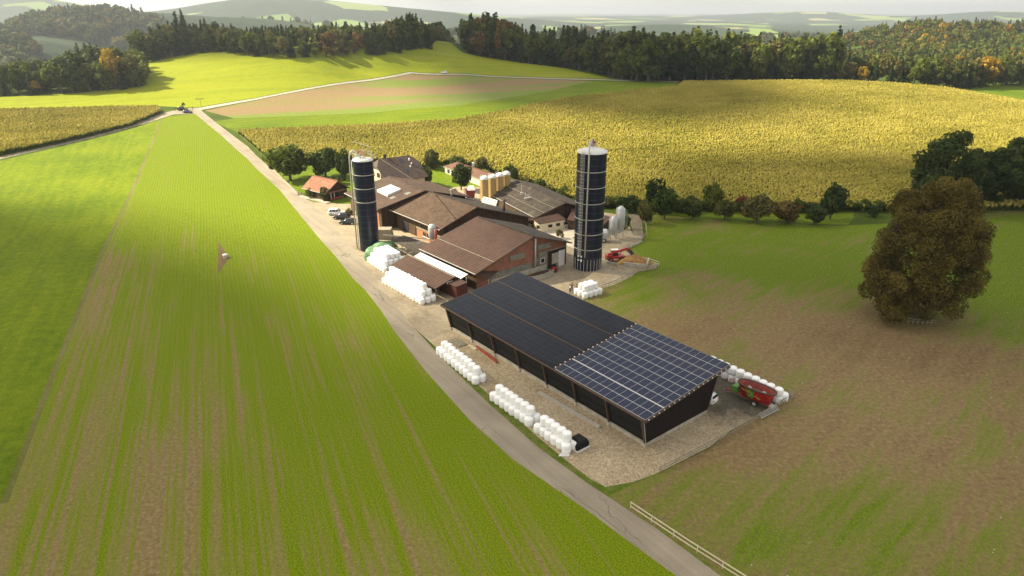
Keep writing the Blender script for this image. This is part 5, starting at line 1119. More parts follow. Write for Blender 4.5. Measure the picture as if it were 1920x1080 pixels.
# signpost, small white post, benches at the junction
def post(name,label,cat,u,v,h,arm=None,mat='greywood'):
    x,y=hit(u,v); z=gz(x,y); t_=empty(name,(x,y,z),label,cat); m=MB(); m.bar((0,0,-.2),(0,0,h),.14); m.build('post',M[mat],t_,loc=Z0)
    if arm:
        for k in arm: m=MB(); m.box((k[0],0,k[1]),(k[2],.12,.35)); m.build('arm',M[mat],t_,loc=Z0)
post('signpost','tall signpost with two arms standing at the lane junction','signpost',378,204,5.,((-1.2,4.8,2.2),(1.1,4.9,1.8)))
post('marker_post','white marker post standing at the edge of the left maize','post',245,234,2.2,((0,1.8,1.2),),'white')
post('barrier_post','short dark post on the left of the junction','post',329,208,1.6,((0,1.5,.6),),'post')
post('barrier_post','short dark post on the right of the junction','post',362,208,1.8,((0,1.7,.6),),'post')
# hay and pipes between left silo and barn
beam('transfer_pipe','long pale pipe running low above the timber shelter roof','pipe',(720,466),(800,474),.22,.22,M['palewood'],3.3)
c=at(722,446); m=MB()
for k in range(4):
    m.loft([[(c.x+x*(1-.05*k),c.y+y,.0+.62*k+z) for x,y in ((-2,-1.3),(2,-1.3),(2,1.3),(-2,1.3))] for z in (0,.6)])
o=m.build('board_stack',M['greywood'],loc=c,bevel=.05); tag(o,'stack of weathered boards between the left silo and the tiled barn','boards')
c=at(812,466,0); t_=empty('dust_cyclone',(c.x,c.y,0),'grey cyclone vessel with rust red stack in front of the orange barn wall','machine')
m=MB(); m.lathe((c.x,c.y,0),[(.3,2.2),(.95,3.2),(.95,5.2),(.7,5.8),(.2,6.)],18); m.cap((c.x,c.y,0),.2,6.,18); m.build('vessel',M['steel'],t_)
m=MB(); m.tube([(c.x+.9,c.y-.9,0),(c.x+.9,c.y-.9,5.)],.35,12); m.build('stack',M['redrust'],t_)
for a in (0,2.1,4.2): m=MB(); m.bar((c.x+.8*math.cos(a),c.y+.8*math.sin(a),0),(c.x+.8*math.cos(a),c.y+.8*math.sin(a),3.3),.12); m.build('leg',M['steelmatte'],t_)
# ------------------------------------------------------------------ people
def skin(name,verts,edges,rad,mat,root):
    me=bpy.data.meshes.new(name); me.from_pydata(verts,edges,[]); me.materials.append(mat); o=bpy.data.objects.new(name,me); COL.objects.link(o); o.parent=root
    md=o.modifiers.new('skin','SKIN'); 
    for v,r_ in zip(me.skin_vertices[0].data,rad): v.radius=(r_,r_) if not isinstance(r_,tuple) else r_
    me.skin_vertices[0].data[0].use_root=True; md.use_smooth_shade=True; s=o.modifiers.new('sub','SUBSURF'); s.levels=1; s.render_levels=2; return o
SK=plain('skin',(.48,.29,.2),.6,0,.05)
def person(label,u,v,rz,top,legs,hair,arm=0):
    c=at(u,v); t_=empty('person',(c.x,c.y,0),label,'person','people talking behind the solar shed',rz)
    # joints: pelvis, chest, neck, head, crown, shoulders, elbows, wrists, hands, hips, knees, ankles, toes
    el=((.06,-.27,1.14),(.06,.27,1.14)) if not arm else ((.0,-.52,1.36),(.0,.52,1.36))
    wr_=((.2,-.25,.92),(.16,.27,.9)) if not arm else ((.05,-.2,1.6),(.05,.2,1.6))
    V=[(0,0,.98),(0,0,1.2),(0,0,1.4),(0,0,1.52),(.02,0,1.62),(.02,0,1.74),(0,-.2,1.42),el[0],wr_[0],(wr_[0][0]+.06,wr_[0][1]+.02,wr_[0][2]-.1),(0,.2,1.42),el[1],wr_[1],(wr_[1][0]+.06,wr_[1][1]-.02,wr_[1][2]-.1),(0,-.1,.9),(.04,-.12,.5),(0,-.13,.09),(.16,-.14,.04),(0,.1,.9),(-.03,.12,.5),(-.05,.13,.09),(.11,.14,.04)]
    E=[(0,1),(1,2),(2,3),(3,4),(4,5),(2,6),(6,7),(7,8),(8,9),(2,10),(10,11),(11,12),(12,13),(0,14),(14,15),(15,16),(16,17),(0,18),(18,19),(19,20),(20,21)]
    Rr=[(.15,.11),(.145,.11),(.13,.10),.055,.095,.07,.07,.048,.034,.03,.07,.048,.034,.03,.09,.06,.045,.035,.09,.06,.045,.035]
    b=skin('body',V,E,Rr,SK,t_)
    i=[0,1,2,6,7,10,11]; mp={k:n for n,k in enumerate(i)}; skin('jacket',[V[k] for k in i],[(mp[a],mp[b_]) for a,b_ in E if a in mp and b_ in mp],[(.185,.14),(.175,.135),(.16,.125),.088,.065,.088,.065],top,t_)
    i=[0,14,15,16,18,19,20]; mp={k:n for n,k in enumerate(i)}; skin('trousers',[V[k] for k in i],[(mp[a],mp[b_]) for a,b_ in E if a in mp and b_ in mp],[(.17,.13),.108,.078,.065,.108,.078,.065],legs,t_)
    m=MB(); m.lathe((0,0,0),[(.02,1.845),(.075,1.825),(.112,1.76),(.118,1.69),(.105,1.64)],16); m.build('hair',hair,t_,loc=Z0)
dk=plain('dark_cloth',(.02,.02,.025),.8,0,.1,5); wc=plain('white_cloth',(.7,.7,.68),.8,0,.05,5); jn=plain('blue_jeans',(.05,.07,.12),.8,0,.1,5); hr=plain('dark_hair',(.03,.02,.015),.6)
person('person in a white top standing closest to the solar shed',1068.5,549,R(20),wc,jn,hr)
person('person in dark clothes with raised arms behind the one in white',1072,546.5,R(250),dk,dk,hr,1)
person('person in dark clothes standing apart on the right',1080.5,548.5,R(170),dk,dk,hr)
# ------------------------------------------------------------------ trees
LM=dict(
 oak=leafmat('oak_leaves',(.040,.060,.008),(.088,.118,.016),(.15,.175,.030)),
 dark=leafmat('dark_leaves',(.028,.045,.010),(.060,.085,.018),(.11,.135,.030)),
 olive=leafmat('olive_leaves',(.06,.062,.016),(.12,.12,.03),(.19,.175,.05)),
 gold=leafmat('golden_leaves',(.16,.13,.014),(.33,.24,.020),(.46,.34,.035),.3),
 rust=leafmat('rust_leaves',(.080,.060,.014),(.16,.115,.026),(.27,.185,.042),.2),
 spruce=leafmat('spruce_needles',(.022,.040,.013),(.050,.075,.024),(.095,.125,.036)),
 larch=leafmat('larch_needles',(.06,.065,.014),(.11,.11,.022),(.18,.16,.035)),
 red=leafmat('red_leaves',(.14,.04,.02),(.22,.07,.035),(.3,.13,.06)),
)
BARK=plain('bark',(.09,.07,.055),.9,0,.3,3); 
def quads(C,N,s,asp=.7):
    "leaf quads at centres C with normals N"
    n=len(C); N=N/np.linalg.norm(N,axis=1)[:,None]; a=RNG.normal(size=(n,3)); U=np.cross(N,a); U/=np.linalg.norm(U,axis=1)[:,None]; W_=np.cross(N,U); s=(s*RNG.uniform(.6,1.3,n))[:,None]
    bend=N*s*.25
    V=np.stack([C-U*s-W_*s*asp*.4,C-W_*s*asp+bend,C+U*s+W_*s*asp*.3,C+W_*s*asp-bend],1).reshape(-1,3); return V,np.arange(4*n).reshape(-1,4)
def broad_crown(h,r,nl,leaf,trunk=.22,nb=22,top=1.,shape=None,gap=.0,small=False):
    "blobby broadleaf crown: leaves on many sub-clumps of an ellipsoid"
    cz=h*(trunk+(1-trunk)/2); rz=h*(1-trunk)/2; C=[];N=[]
    bl=[]
    for i in range(nb):
        d=RNG.normal(size=3); d/=np.linalg.norm(d); k=RNG.uniform(.45,.80); p=d*np.array([r,r,rz])*k
        if shape: p=p*shape((p[2]/rz+1)/2)
        bl.append((p*(1.12 if small else 1),r*(RNG.uniform(.16,.34) if small else RNG.uniform(.30,.46))))
    tot=sum(b[1]**2 for b in bl)
    for p,br in bl:
        n=int(nl*br**2/tot); d=RNG.normal(size=(n,3)); d/=np.linalg.norm(d,axis=1)[:,None]; rr=br*RNG.uniform(.72,1.06,n)[:,None]*np.array([1,1,.85]); q=p+d*rr
        # drop leaves deep in the crown
        e=((q/np.array([r,r,rz]))**2).sum(1); k=e>.22; C.append(q[k]); N.append(d[k]+RNG.normal(size=(k.sum(),3))*.45)
    C=np.concatenate(C); N=np.concatenate(N); C[:,2]+=cz; C[:,2]=np.maximum(C[:,2],h*.06); return quads(C,N,leaf)
def conifer_crown(h,r,nl,leaf,trunk=.06,droop=.25,tiers=15,larch=False):
    C=[];N=[]
    for i in range(tiers):
        f=i/(tiers-1); z=h*(trunk+(1-trunk)*f**.9); rr=r*(1-f)**.85+.12; n=max(10,int(nl*(rr+.25)/(tiers*.5*(r+.5)))); nb=max(5,int(7+5*(1-f))); off=RNG.uniform(0,6.28)
        br=RNG.integers(0,nb,n); th=off+br*2*math.pi/nb+RNG.normal(size=n)*.16; t=RNG.uniform(.15,1,n)**.7; Lr=rr*(1+.22*np.sin(br*2.7+i)); x=np.cos(th)*t*Lr; y=np.sin(th)*t*Lr; zz=z-t*Lr*droop+RNG.normal(size=n)*.12*h/20
        C.append(np.c_[x,y,zz]); N.append(np.c_[np.cos(th)*.5,np.sin(th)*.5,np.ones(n)]+RNG.normal(size=(n,3))*.5)
    return quads(np.concatenate(C),np.concatenate(N),leaf,.55)
def limbs(mb,h,r,rt,ch,n=5,seed=0):
    rnd=random.Random(seed); mb.tube([(0,0,-.4),(rnd.uniform(-.1,.1),0,h*.2),(rnd.uniform(-.3,.3)*r*.2,rnd.uniform(-.2,.2),h*.5),(0,0,h*ch)],[rt*1.25,rt,rt*.7,rt*.2],8)
    for i in range(n):
        a=i*2.4+rnd.uniform(-.4,.4); z=h*rnd.uniform(.2,.5); k=rnd.uniform(.5,.8); mb.tube([(0,0,z),(r*k*.45*math.cos(a),r*k*.45*math.sin(a),z+h*.12),(r*k*math.cos(a),r*k*math.sin(a),z+h*.28)],[rt*.5,rt*.35,rt*.1],6)
PROTO={}
def proto(kind,i):
    key=(kind,i)
    if key in PROTO: return PROTO[key]
    if kind=='b': VF=broad_crown(10,3.9,1500,.46,.12,24); tr=.26
    elif kind=='bt': VF=broad_crown(10,3.0,1400,.42,.10,24); tr=.24
    elif kind=='c': VF=conifer_crown(10,2.1,1500,.34,.05,.35); tr=.17
    elif kind=='p': VF=broad_crown(10,2.5,900,.36,.45,14); tr=.16
    elif kind=='h': VF=broad_crown(6,3.2,2600,.30,.14,26); tr=.2      # orchard, detailed
    elif kind=='s': VF=broad_crown(3,2.,900,.22,.02,14); tr=.07
    V,Fq=VF; me=bpy.data.meshes.new('crown'); tmp=npmesh('crown',V,Fq,BARK); me=tmp.data; bpy.data.objects.remove(tmp)
    m=MB(); hh={'h':6,'s':3}.get(kind,10); limbs(m,hh,{'h':3,'s':1.6,'c':.8}.get(kind,2.6),tr,.92 if kind=='c' else .75,0 if kind=='c' else 5,i); tm=bpy.data.meshes.new('trunk'); tm.from_pydata(m.v,[],m.f); tm.materials.append(BARK); tm.update()
    PROTO[key]=(me,tm,hh); return PROTO[key]
MESHC={}
def crownmesh(kind,i,mat):
    k=(kind,i,mat)
    if k not in MESHC:
        me=proto(kind,i)[0].copy(); me.materials.clear(); me.materials.append(LM[mat]); MESHC[k]=me
    return MESHC[k]
def tree(name,label,cat,x,y,h,w,kind,mat,group=None,trunkless=False,z=None):
    i=random.randrange(4); _,tm,hh=proto(kind,i); z=gz(x,y) if z is None else z; root=empty(name,(x,y,z),label,cat,group,random.uniform(0,6.28))
    sw=w/{'b':7.8,'bt':6.,'c':4.4,'p':5.,'h':6.6,'s':4.}[kind]; root.scale=(sw,sw,h/hh)
    c=bpy.data.objects.new('crown',crownmesh(kind,i,mat)); COL.objects.link(c); c.parent=root
    t=bpy.data.objects.new('trunk',tm); COL.objects.link(t); t.parent=root
    return root
def ptree(u,vb,vt,wpx,name,label,kind,mat,cat='tree',group=None):
    x,y=hit(u,vb); z=gz(x,y); d=ray(u,vt); top=H+d[2]*(y/d[1]); tt=math.hypot(y,H-z); zc=y*cP-(z-H)*sP
    return tree(name,label,cat,x,y,max(1.2,top-z),wpx/F*zc,kind,mat,group,z=z)
# garden and orchard
for a in [
 (545,338,270,84,'fruit_tree','big dark round fruit tree in the garden, left of its neighbour','h','oak'),
 (611,333,277,62,'fruit_tree','dark round fruit tree in the garden behind the cottage','h','oak'),
 (648,338,280,34,'garden_tree','dark bushy tree just left of the blue silo','h','dark'),
 (812,318,280,34,'garden_tree','light airy tree at the maize edge behind the farmhouse','h','olive'),
 (800,349,314,26,'garden_tree','small dark tree at the right corner of the farmhouse','h','dark'),
 (865,356,305,42,'garden_tree','dark tree in front of the long red roofed bungalow','h','dark'),
 (855,312,293,34,'garden_tree','dark bushy tree behind the red roofed bungalow ridge','h','dark'),
 (903,322,294,26,'garden_tree','thin grey green tree behind the bungalow roof','h','olive'),
 (957,342,309,30,'garden_tree','dark green tree right of the beige tanks','h','dark'),
 (1228,398,336,46,'orchard_tree','tall dark tree at the left end of the orchard row','h','dark'),
 (1245,412,353,48,'orchard_tree','rounded green tree in front of the tall dark orchard tree','h','oak'),
 (1211,420,374,34,'orchard_tree','greyish bare looking tree at the yard corner','h','olive'),
 (1298,410,367,44,'orchard_tree','low dark orchard tree second along the row','h','dark'),
 (1334,394,343,40,'orchard_tree','upright grey green tree rising above the row middle','h','oak'),
 (1358,413,374,42,'orchard_tree','olive tinted orchard tree under the red shrub','h','olive'),
 (1418,417,365,58,'orchard_tree','wide olive tinted tree in the middle of the row','h','olive'),
 (1476,418,378,54,'orchard_tree','brownish orchard tree with thin crown','h','rust'),
 (1526,422,384,40,'orchard_tree','small dark orchard tree left of the tall dark one','h','dark'),
 (1556,412,345,48,'orchard_tree','tall dark tree at the right end of the orchard row','h','dark'),
 ]: ptree(*a[:7],*a[7:])if False else ptree(a[0],a[1],a[2],a[3],a[4],a[5],a[6],a[7])
for a in [
 (582,372,352,16,'shrub','small shrub at the left corner of the cottage','oak'),(609,378,344,18,'shrub','upright dark shrub in front of the cottage','dark'),
 (655,402,391,14,'shrub','shrub beside the parked cars','olive'),(1389,394,366,26,'shrub','reddish shrub in the orchard row','red'),
 (1437,396,370,28,'shrub','yellowish shrub behind the orchard row','larch'),(1630,407,382,28,'shrub','dark shrub at the maize corner left of the brown tree','dark'),
 (1500,398,374,26,'shrub','yellow brown shrub between orchard trees','larch'),(1275,396,372,30,'shrub','dark shrub at the maize edge in the orchard','dark'),
 (830,372,352,20,'shrub','garden shrub behind the hay barn roof','oak'),(800,372,355,20,'shrub','garden shrub near the farmhouse foot','olive'),(850,368,350,18,'shrub','shrub beside the red hopper wagon','dark'),
 (690,345,330,30,'shrub','hedge shrub behind the blue silo','dark'),(630,345,326,30,'shrub','low hedge shrub right of the cottage','dark'),(780,322,308,26,'shrub','dark shrub at the maize edge beside the farmhouse','dark'),
 (988,350,330,26,'shrub','shrub at the maize edge above the grey barn roof','olive'),(1010,356,334,28,'shrub','bushy shrub over the grey barn roof','oak'),(1033,362,342,26,'shrub','pale shrub over the grey barn roof','larch'),(1056,372,350,28,'shrub','shrub just left of the tall silo','oak'),
 (1145,388,368,30,'shrub','shrub just right of the tall silo','olive'),(1170,396,370,32,'shrub','dark shrub behind the grey feed silos','dark'),(1190,400,372,28,'shrub','dark shrub at the start of the farm track','dark'),(1172,430,404,18,'shrub','narrow shrub beside the feed silos','oak'),
 (1050,447,430,16,'shrub','rust coloured shrub beside the pale concrete pad','rust'),(1002,433,418,14,'shrub','plant at the corner of the white annex','oak'),
 (1812,398,378,30,'shrub','pale shrub below the dark trees on the right','larch'),(1762,405,388,24,'shrub','green shrub at the foot of the dark trees','oak'),
 (926,318,304,20,'shrub','thin shrub behind the bungalow chimney','olive')]:
    ptree(a[0],a[1],a[2],a[3],a[4],a[5],'s',a[6],'shrub')
# row of shrubs along the maize edge
for i,u in enumerate(range(1075,1700,21)):
    v=398-random.uniform(0,4) if u>1200 else 388; ptree(u,v,v-random.uniform(16,24),random.uniform(22,34),'shrub','low bush in the dark hedge line along the foot of the maize','s',random.choice(['dark','oak','olive']),'shrub','bushes of the hedge along the maize')
# dark group on the right
for u,vb,vt,w,lab in ((1757,392,246,112,'dark broadleaf tree directly behind the big brown tree'),(1812,388,282,70,'lower dark tree filling the gap in the right hand group'),(1852,388,262,86,'dark tree in the middle of the right hand group'),(1905,386,247,92,'tall dark tree at the right edge of the picture'),(1968,386,250,100,'dark tree past the right edge')):
    x,y=hit(u,vb); zc=y*cP-(gz(x,y)-H)*sP; d=ray(u,vt); top=H+d[2]*(y/d[1]); hh_=top-gz(x,y); rr_=w/F*zc/2
    V,Fq=broad_crown(hh_,rr_*1.06,19000,.36,.04,70,small=True); t_=empty('broadleaf_tree',(x,y,gz(x,y)),lab,'tree'); npmesh('crown',V,Fq,LM['dark'],t_); m=MB(); limbs(m,hh_,rr_,.45,.8,7,int(u)); m.build('trunk',BARK,t_,loc=(0,0,0))
# the big brown tree
x,y=LT.x,LT.y; y-=0; zc=y*cP+H*sP; d=ray(1725,330); top=H+d[2]*((y-3)/d[1]); hh_=top-gz(x,y); rr_=96/F*zc
def sh_(k): return np.array([1.12-.42*max(0,k-.45)/.55,1.12-.42*max(0,k-.45)/.55,1.])*(1. if k>.3 else .8+.2*k/.3)
Vs=[];Fs=[];b0=0
cz=hh_*.5; rz_=hh_*.5; C=[];N=[]
for i in range(172):
    d_=RNG.normal(size=3) if i<150 else np.array([-1.,-.5,-.75])+RNG.normal(size=3)*.28; d_/=np.linalg.norm(d_); kk=(d_[2]+1)/2; wid=np.interp(kk,[0,.12,.3,.55,.8,1],[.62,.86,1.,.93,.72,.45])/max(.35,math.sqrt(max(0,1-d_[2]**2))) ; wid=min(wid,1.35)
    p=np.array([d_[0]*rr_*wid,d_[1]*rr_*wid,d_[2]*rz_])*(RNG.uniform(.70,.92) if i<150 else RNG.uniform(.95,1.12)); br=rr_*RNG.uniform(.10,.23); n=int(520*(br/(rr_*.18))**2)
    e=RNG.normal(size=(n,3)); e/=np.linalg.norm(e,axis=1)[:,None]; C.append(p+e*br*RNG.uniform(.6,1.1,n)[:,None]); N.append(e+RNG.normal(size=(n,3))*.6)
e=RNG.normal(size=(9000,3)); e/=np.linalg.norm(e,axis=1)[:,None]; C.append(e*np.array([rr_*.68,rr_*.68,rz_*.74])*RNG.uniform(.8,1,9000)[:,None]); N.append(e+RNG.normal(size=(9000,3))*.6)
C=np.concatenate(C); N=np.concatenate(N); C[:,2]+=cz; k=C[:,2]>.7; V,Fq=quads(C[k],N[k],.20)
t_=empty('broadleaf_tree',(x,y,gz(x,y)),'huge broad tree with brown and olive autumn leaves standing alone in the right field','tree'); npmesh('crown',V,Fq,LM['rust'],t_); m=MB(); limbs(m,hh_,rr_,.6,.8,9,3); m.build('trunk',BARK,t_,loc=(0,0,0))
c_=V3((x,y,gz(x,y))); 
# sapling at junction
ptree(345,206,192,7,'young_tree','thin young tree behind the dark cars at the junction','p','oak')
# ------------------------------------------------------------------ woods
def ref(pts,u): return float(np.interp(u,[p[0] for p in pts],[p[1] for p in pts]))
forest=[]   # (x,y,z,h,w,kind,mat) drawn as one mass
def wood(base,tops,mix_,where,dens=7.,depth=90,front=2,umin=None,big=1.):
    "base: pixel line of the wood's edge, tops: pixel tree top line"
    us=[p[0] for p in base]; P=[hit(u,v) for u,v in base]
    # walk the edge in metres
    seg=[math.hypot(b[0]-a[0],b[1]-a[1]) for a,b in zip(P,P[1:])]; tot=sum(seg); made=0
    row=0; off=0.
    while off<depth:
        s=random.uniform(0,3)
        while s<tot:
            k=0; q=s
            while q>seg[k] and k<len(seg)-1: q-=seg[k]; k+=1
            f=min(1,q/seg[k]); x=lerp(P[k][0],P[k+1][0],f); y=lerp(P[k][1],P[k+1][1],f); u=lerp(us[k],us[k+1],f)
            n_=math.hypot(x,y); bx,by=x+x/n_*off+random.uniform(-2.,2.),y+y/n_*off+random.uniform(-1.5,3)
            z=gz(bx,by); zc=by*cP-(z-H)*sP
            vt=ref(tops,u)+random.choice((-5,-2,0,3,6,10,14)) if row>=1 else ref(tops,u)+random.uniform(6,34)
            d=ray(u,vt); top=H+d[2]*(by/d[1]); h=min(34,max(7 if row else 6,top-z)); 
            if row>=2: h=max(12,min(h,30+4))
            kind,mat=random.choice(mix_(u,row)); 
            w={'b':.62,'bt':.5,'c':.30,'p':.5}[kind]*h*random.uniform(.95,1.35); w=max(w,5.5)
            if row<front:
                nm={'c':'spruce_tree','p':'pine_tree'}.get(kind,'broadleaf_tree')
                tone={'dark':'dark green','oak':'green','olive':'olive green','gold':'golden yellow','rust':'brownish','spruce':'deep green','larch':'yellow green','red':'reddish'}[mat]
                lab=f"{tone} {'conifer' if kind in 'cp' else 'broadleaf tree'} at the edge of the {where}"
                tree(nm,lab,'tree',bx,by,h,w,kind,mat,f'{tone} trees at the edge of the {where}',z=z)
            else: forest.append((bx,by,z,h,w,kind,mat))
            s+=dens*random.uniform(.75,1.3)*(.8 if kind=='c' else 1)
        off+=6.5*(1+.12*row) ; row+=1
def mixer(*ws):
    L_=[]; 
    for k,m_,n in ws: L_+=[(k,m_)]*n
    return lambda u,row: L_
# left edge wood
def mixA(u,row):
    if row<2 and (75<u<125 or 222<u<258) and random.random()<.6: return [('b','gold')]
    return [('c','spruce')]*4+[('b','oak')]*2+[('b','dark')]*2+[('bt','olive')]
wood([(-70,182),(0,179),(60,177),(120,175),(170,172),(215,170),(250,167),(266,162)],[(-70,130),(0,128),(40,107),(75,118),(110,112),(150,84),(190,84),(230,92),(268,100)],mixA,'left hand wood',8.,60,2)
wood([(266,162),(262,150),(255,135)],[(255,90),(266,100)],mixA,'left hand wood flank',8.,15,1)
# rising wood behind, to the knoll
def mixB(u,row): 
    if row<2 and 590<u<680 and random.random()<.3: return [('bt','rust')]
    return [('c','spruce')]*7+[('bt','dark')]*3+[('bt','oak')]*2+[('b','olive')]
wood([(268,119),(300,112),(330,106),(365,100),(400,98.5),(440,101)],[(170,80),(200,62),(270,48),(300,52),(345,24),(352,24),(360,48),(400,40),(440,48)],mixB,'wood on the left knoll',6.5,50,1)
wood([(440,102),(480,107),(540,108),(600,107),(660,103),(700,100)],[(440,48),(480,56),(520,52),(560,50),(585,62),(640,58),(700,54)],mixB,'long dark wood on the skyline',5.5,45,1)
wood([(700,100),(750,96),(800,91),(868,81)],[(700,54),(745,34),(780,28),(795,52),(820,44),(860,40),(880,34)],mixB,'wood on the hilltop crest',5.5,45,1)
# right of the crest
def mixC(u,row):
    if row<3 and (870<u<950) and random.random()<.25: return [('b','rust')]
    return [('c','spruce')]*10+[('bt','oak')]*3+[('bt','dark')]*2+[('b','olive')]
wood([(872,92),(885,102),(930,110),(980,118),(1040,124),(1090,132),(1150,144)],[(870,40),(890,28),(905,26),(940,30),(960,48),(1000,52),(1040,58),(1070,52),(1100,66),(1150,62)],mixC,'wood running down from the crest',7.,40,1)
def mixD(u,row):
    if row<2 and 1390<u<1470 and random.random()<.3: return [('bt','larch')]
    return ([('c','spruce')]*8 if row else [('c','spruce')]*2)+[('b','oak')]*3+[('b','dark')]*2+[('bt','olive')]
wood([(1155,150),(1200,153),(1280,153),(1340,152.5),(1400,152),(1480,151.5),(1560,152)],[(1155,62),(1180,54),(1220,66),(1260,62),(1300,58),(1340,58),(1400,68),(1450,70),(1500,66),(1540,60),(1570,52)],mixD,'big wood behind the maize',7.,45,1)
def mixE(u,row):
    if random.random()<(.22 if row<8 else .10): return [('b','gold'),('bt','larch'),('bt','larch'),('b','rust')]
    return [('c','spruce')]*5+[('b','oak')]*3+[('b','dark')]*1+[('bt','olive')]*2
wood([(1565,153),(1620,155),(1700,161),(1760,166),(1800,166),(1860,161),(1925,160),(2000,160)],[(1565,100),(1700,105),(1800,108),(1925,104),(2000,104)],mixE,'autumn wooded slope on the right',7.,18,1)
# deep wooded slope on the right (mass)
def slope():
    for i in range(1500):
        u=random.uniform(1560,2030); f=random.random(); t=lerp(480,800,f)
        x=(u-960)/F*t; 
        # wanted top line climbs from v=110 to the skyline
        sky=ref([(1560,60),(1600,56),(1650,44),(1700,36),(1760,32),(1800,36),(1900,36),(2030,38)],u)
        vt=lerp(118,sky,min(1,f*1.05))+random.uniform(-3,6); d=ray(u,vt); y=t*(d[1]); ztop=H+d[2]*t; h=random.uniform(17,25)
        kind,mat=random.choice(mixE(u,9)); forest.append((d[0]*t,y,ztop-h,h,(.30 if kind=='c' else .55)*h*random.uniform(.9,1.2),kind,mat))
slope()
def mass(name,label,items,nl=None):
    protos={}; Vs={};
    for it in items: protos.setdefault(it[6],[]).append(it)
    Vall=[];Fall=[];mi=[];b=0; mats=list(protos)
    for j,mt in enumerate(mats):
        for (x,y,z,h,w,kind,_) in protos[mt]:
            me=proto(kind,random.randrange(4))[0]; key=('np',me.name)
            if key not in PROTO:
                co_=np.empty(len(me.vertices)*3); me.vertices.foreach_get('co',co_); PROTO[key]=co_.reshape(-1,4,3)
            Q=PROTO[key]
            if nl: Q=Q[RNG.permutation(len(Q))[:nl]]; k=math.sqrt(len(PROTO[key])/nl)*.9; c0=Q.mean(1,keepdims=True); Q=c0+(Q-c0)*k
            a=random.uniform(0,6.28); s=w/{'b':7.8,'bt':6.,'c':4.4,'p':5.}[kind]; ca,sa=math.cos(a),math.sin(a); hh=10
            X=Q[...,0]*ca-Q[...,1]*sa; Y=Q[...,0]*sa+Q[...,1]*ca; V=np.stack([X*s+x,Y*s+y,Q[...,2]*h/hh+z],-1).reshape(-1,3)
            Vall.append(V); n=len(V)//4; Fall.append(np.arange(4*n).reshape(-1,4)+b); b+=4*n; mi.append(np.full(n,j))
    V=np.concatenate(Vall); Fq=np.concatenate(Fall); o=npmesh(name,V,Fq,[LM[k] for k in mats]); o.data.polygons.foreach_set('material_index',np.concatenate(mi).astype(np.int32)); o.data.update(); return tag(o,label,'forest',kind='stuff')
print('forest',len(forest)); mass('forest','dense mixed wood behind its front row of trees',forest,500)
# far wooded hills
far=[]
def farwood(u0,u1,t0,t1,n,mixl,vmax=999,hh=(15,24)):
    for i in range(n):
        u=random.uniform(u0,u1); t=random.uniform(t0,t1); x=(u-960)/F*t; y=t*cP; h=random.uniform(*hh); kind,mat=random.choice(mixl)
        far.append((x,y,0,h,h*(.34 if kind=='c' else .8)*random.uniform(.9,1.2),kind,mat))
ml=[('c','spruce')]*4+[('b','oak')]*3+[('b','olive')]*2+[('b','rust')]
farwood(-120,400,1230,1620,1500,ml); farwood(-120,175,780,1020,800,ml); farwood(1330,1640,1450,1750,500,ml); farwood(960,1150,1750,2000,150,ml); farwood(480,900,2100,2500,300,ml)
xs=np.array([f[0] for f in far]); ys=np.array([f[1] for f in far]); zs=Z(xs,ys); far=[(f[0],f[1],float(z)-.5,*f[3:]) for f,z in zip(far,zs)]
mass('forest','far wooded hills beyond the valley',far,110)
# ------------------------------------------------------------------ camera, light, sky, clouds, haze
cam=bpy.data.cameras.new('camera'); co=bpy.data.objects.new('camera',cam); COL.objects.link(co); scene.camera=co
cam.sensor_width=36; cam.lens=24; cam.clip_end=40000; cam.clip_start=.5
co.location=(0,0,H); co.rotation_euler=(math.pi/2-PIT,0,0)
SUN=Vector((-.96,.20,0)).normalized(); EL=R(38); SUN=Vector((SUN.x*math.cos(EL),SUN.y*math.cos(EL),math.sin(EL)))
l=bpy.data.lights.new('sun','SUN'); l.energy=SUNE; l.angle=R(.53); l.color=(1,.91,.68)
lo=bpy.data.objects.new('sun',l); COL.objects.link(lo); lo.rotation_euler=(-SUN).to_track_quat('-Z','Y').to_euler()
w=bpy.data.worlds.new('World'); scene.world=w; w.use_nodes=True; t=w.node_tree; t.nodes.clear()
ow=t.nodes.new('ShaderNodeOutputWorld'); bg=t.nodes.new('ShaderNodeBackground'); sk=t.nodes.new('ShaderNodeTexSky'); sk.sky_type='NISHITA'; sk.sun_disc=False
sk.sun_elevation=EL; sk.sun_rotation=math.atan2(SUN.x,SUN.y); sk.dust_density=3; sk.air_density=1.2
tc=t.nodes.new('ShaderNodeTexCoord'); no=t.nodes.new('ShaderNodeTexNoise'); no.inputs['Scale'].default_value=3.; no.inputs['Detail'].default_value=5
mp=t.nodes.new('ShaderNodeMapping'); mp.inputs['Scale'].default_value=(1,1,5); t.links.new(tc.outputs['Generated'],mp.inputs[0]); t.links.new(mp.outputs[0],no.inputs['Vector'])
cr=t.nodes.new('ShaderNodeValToRGB'); cr.color_ramp.elements[0].position=.3; cr.color_ramp.elements[0].color=(.55,.55,.55,1); cr.color_ramp.elements[1].position=.7; cr.color_ramp.elements[1].color=(1,1,1,1)
mx=t.nodes.new('ShaderNodeMix'); mx.data_type='RGBA'; t.links.new(no.outputs[0],cr.inputs[0]); t.links.new(cr.outputs[0],mx.inputs[0]); t.links.new(sk.outputs[0],mx.inputs[6]); mx.inputs[7].default_value=CLOUDC
t.links.new(mx.outputs[2],bg.inputs[0]); bg.inputs[1].default_value=SKYE; t.links.new(bg.outputs[0],ow.inputs[0])
scene.view_settings.view_transform='Standard'; scene.view_settings.look='None'; scene.view_settings.gamma=1; scene.view_settings.exposure=EXPO
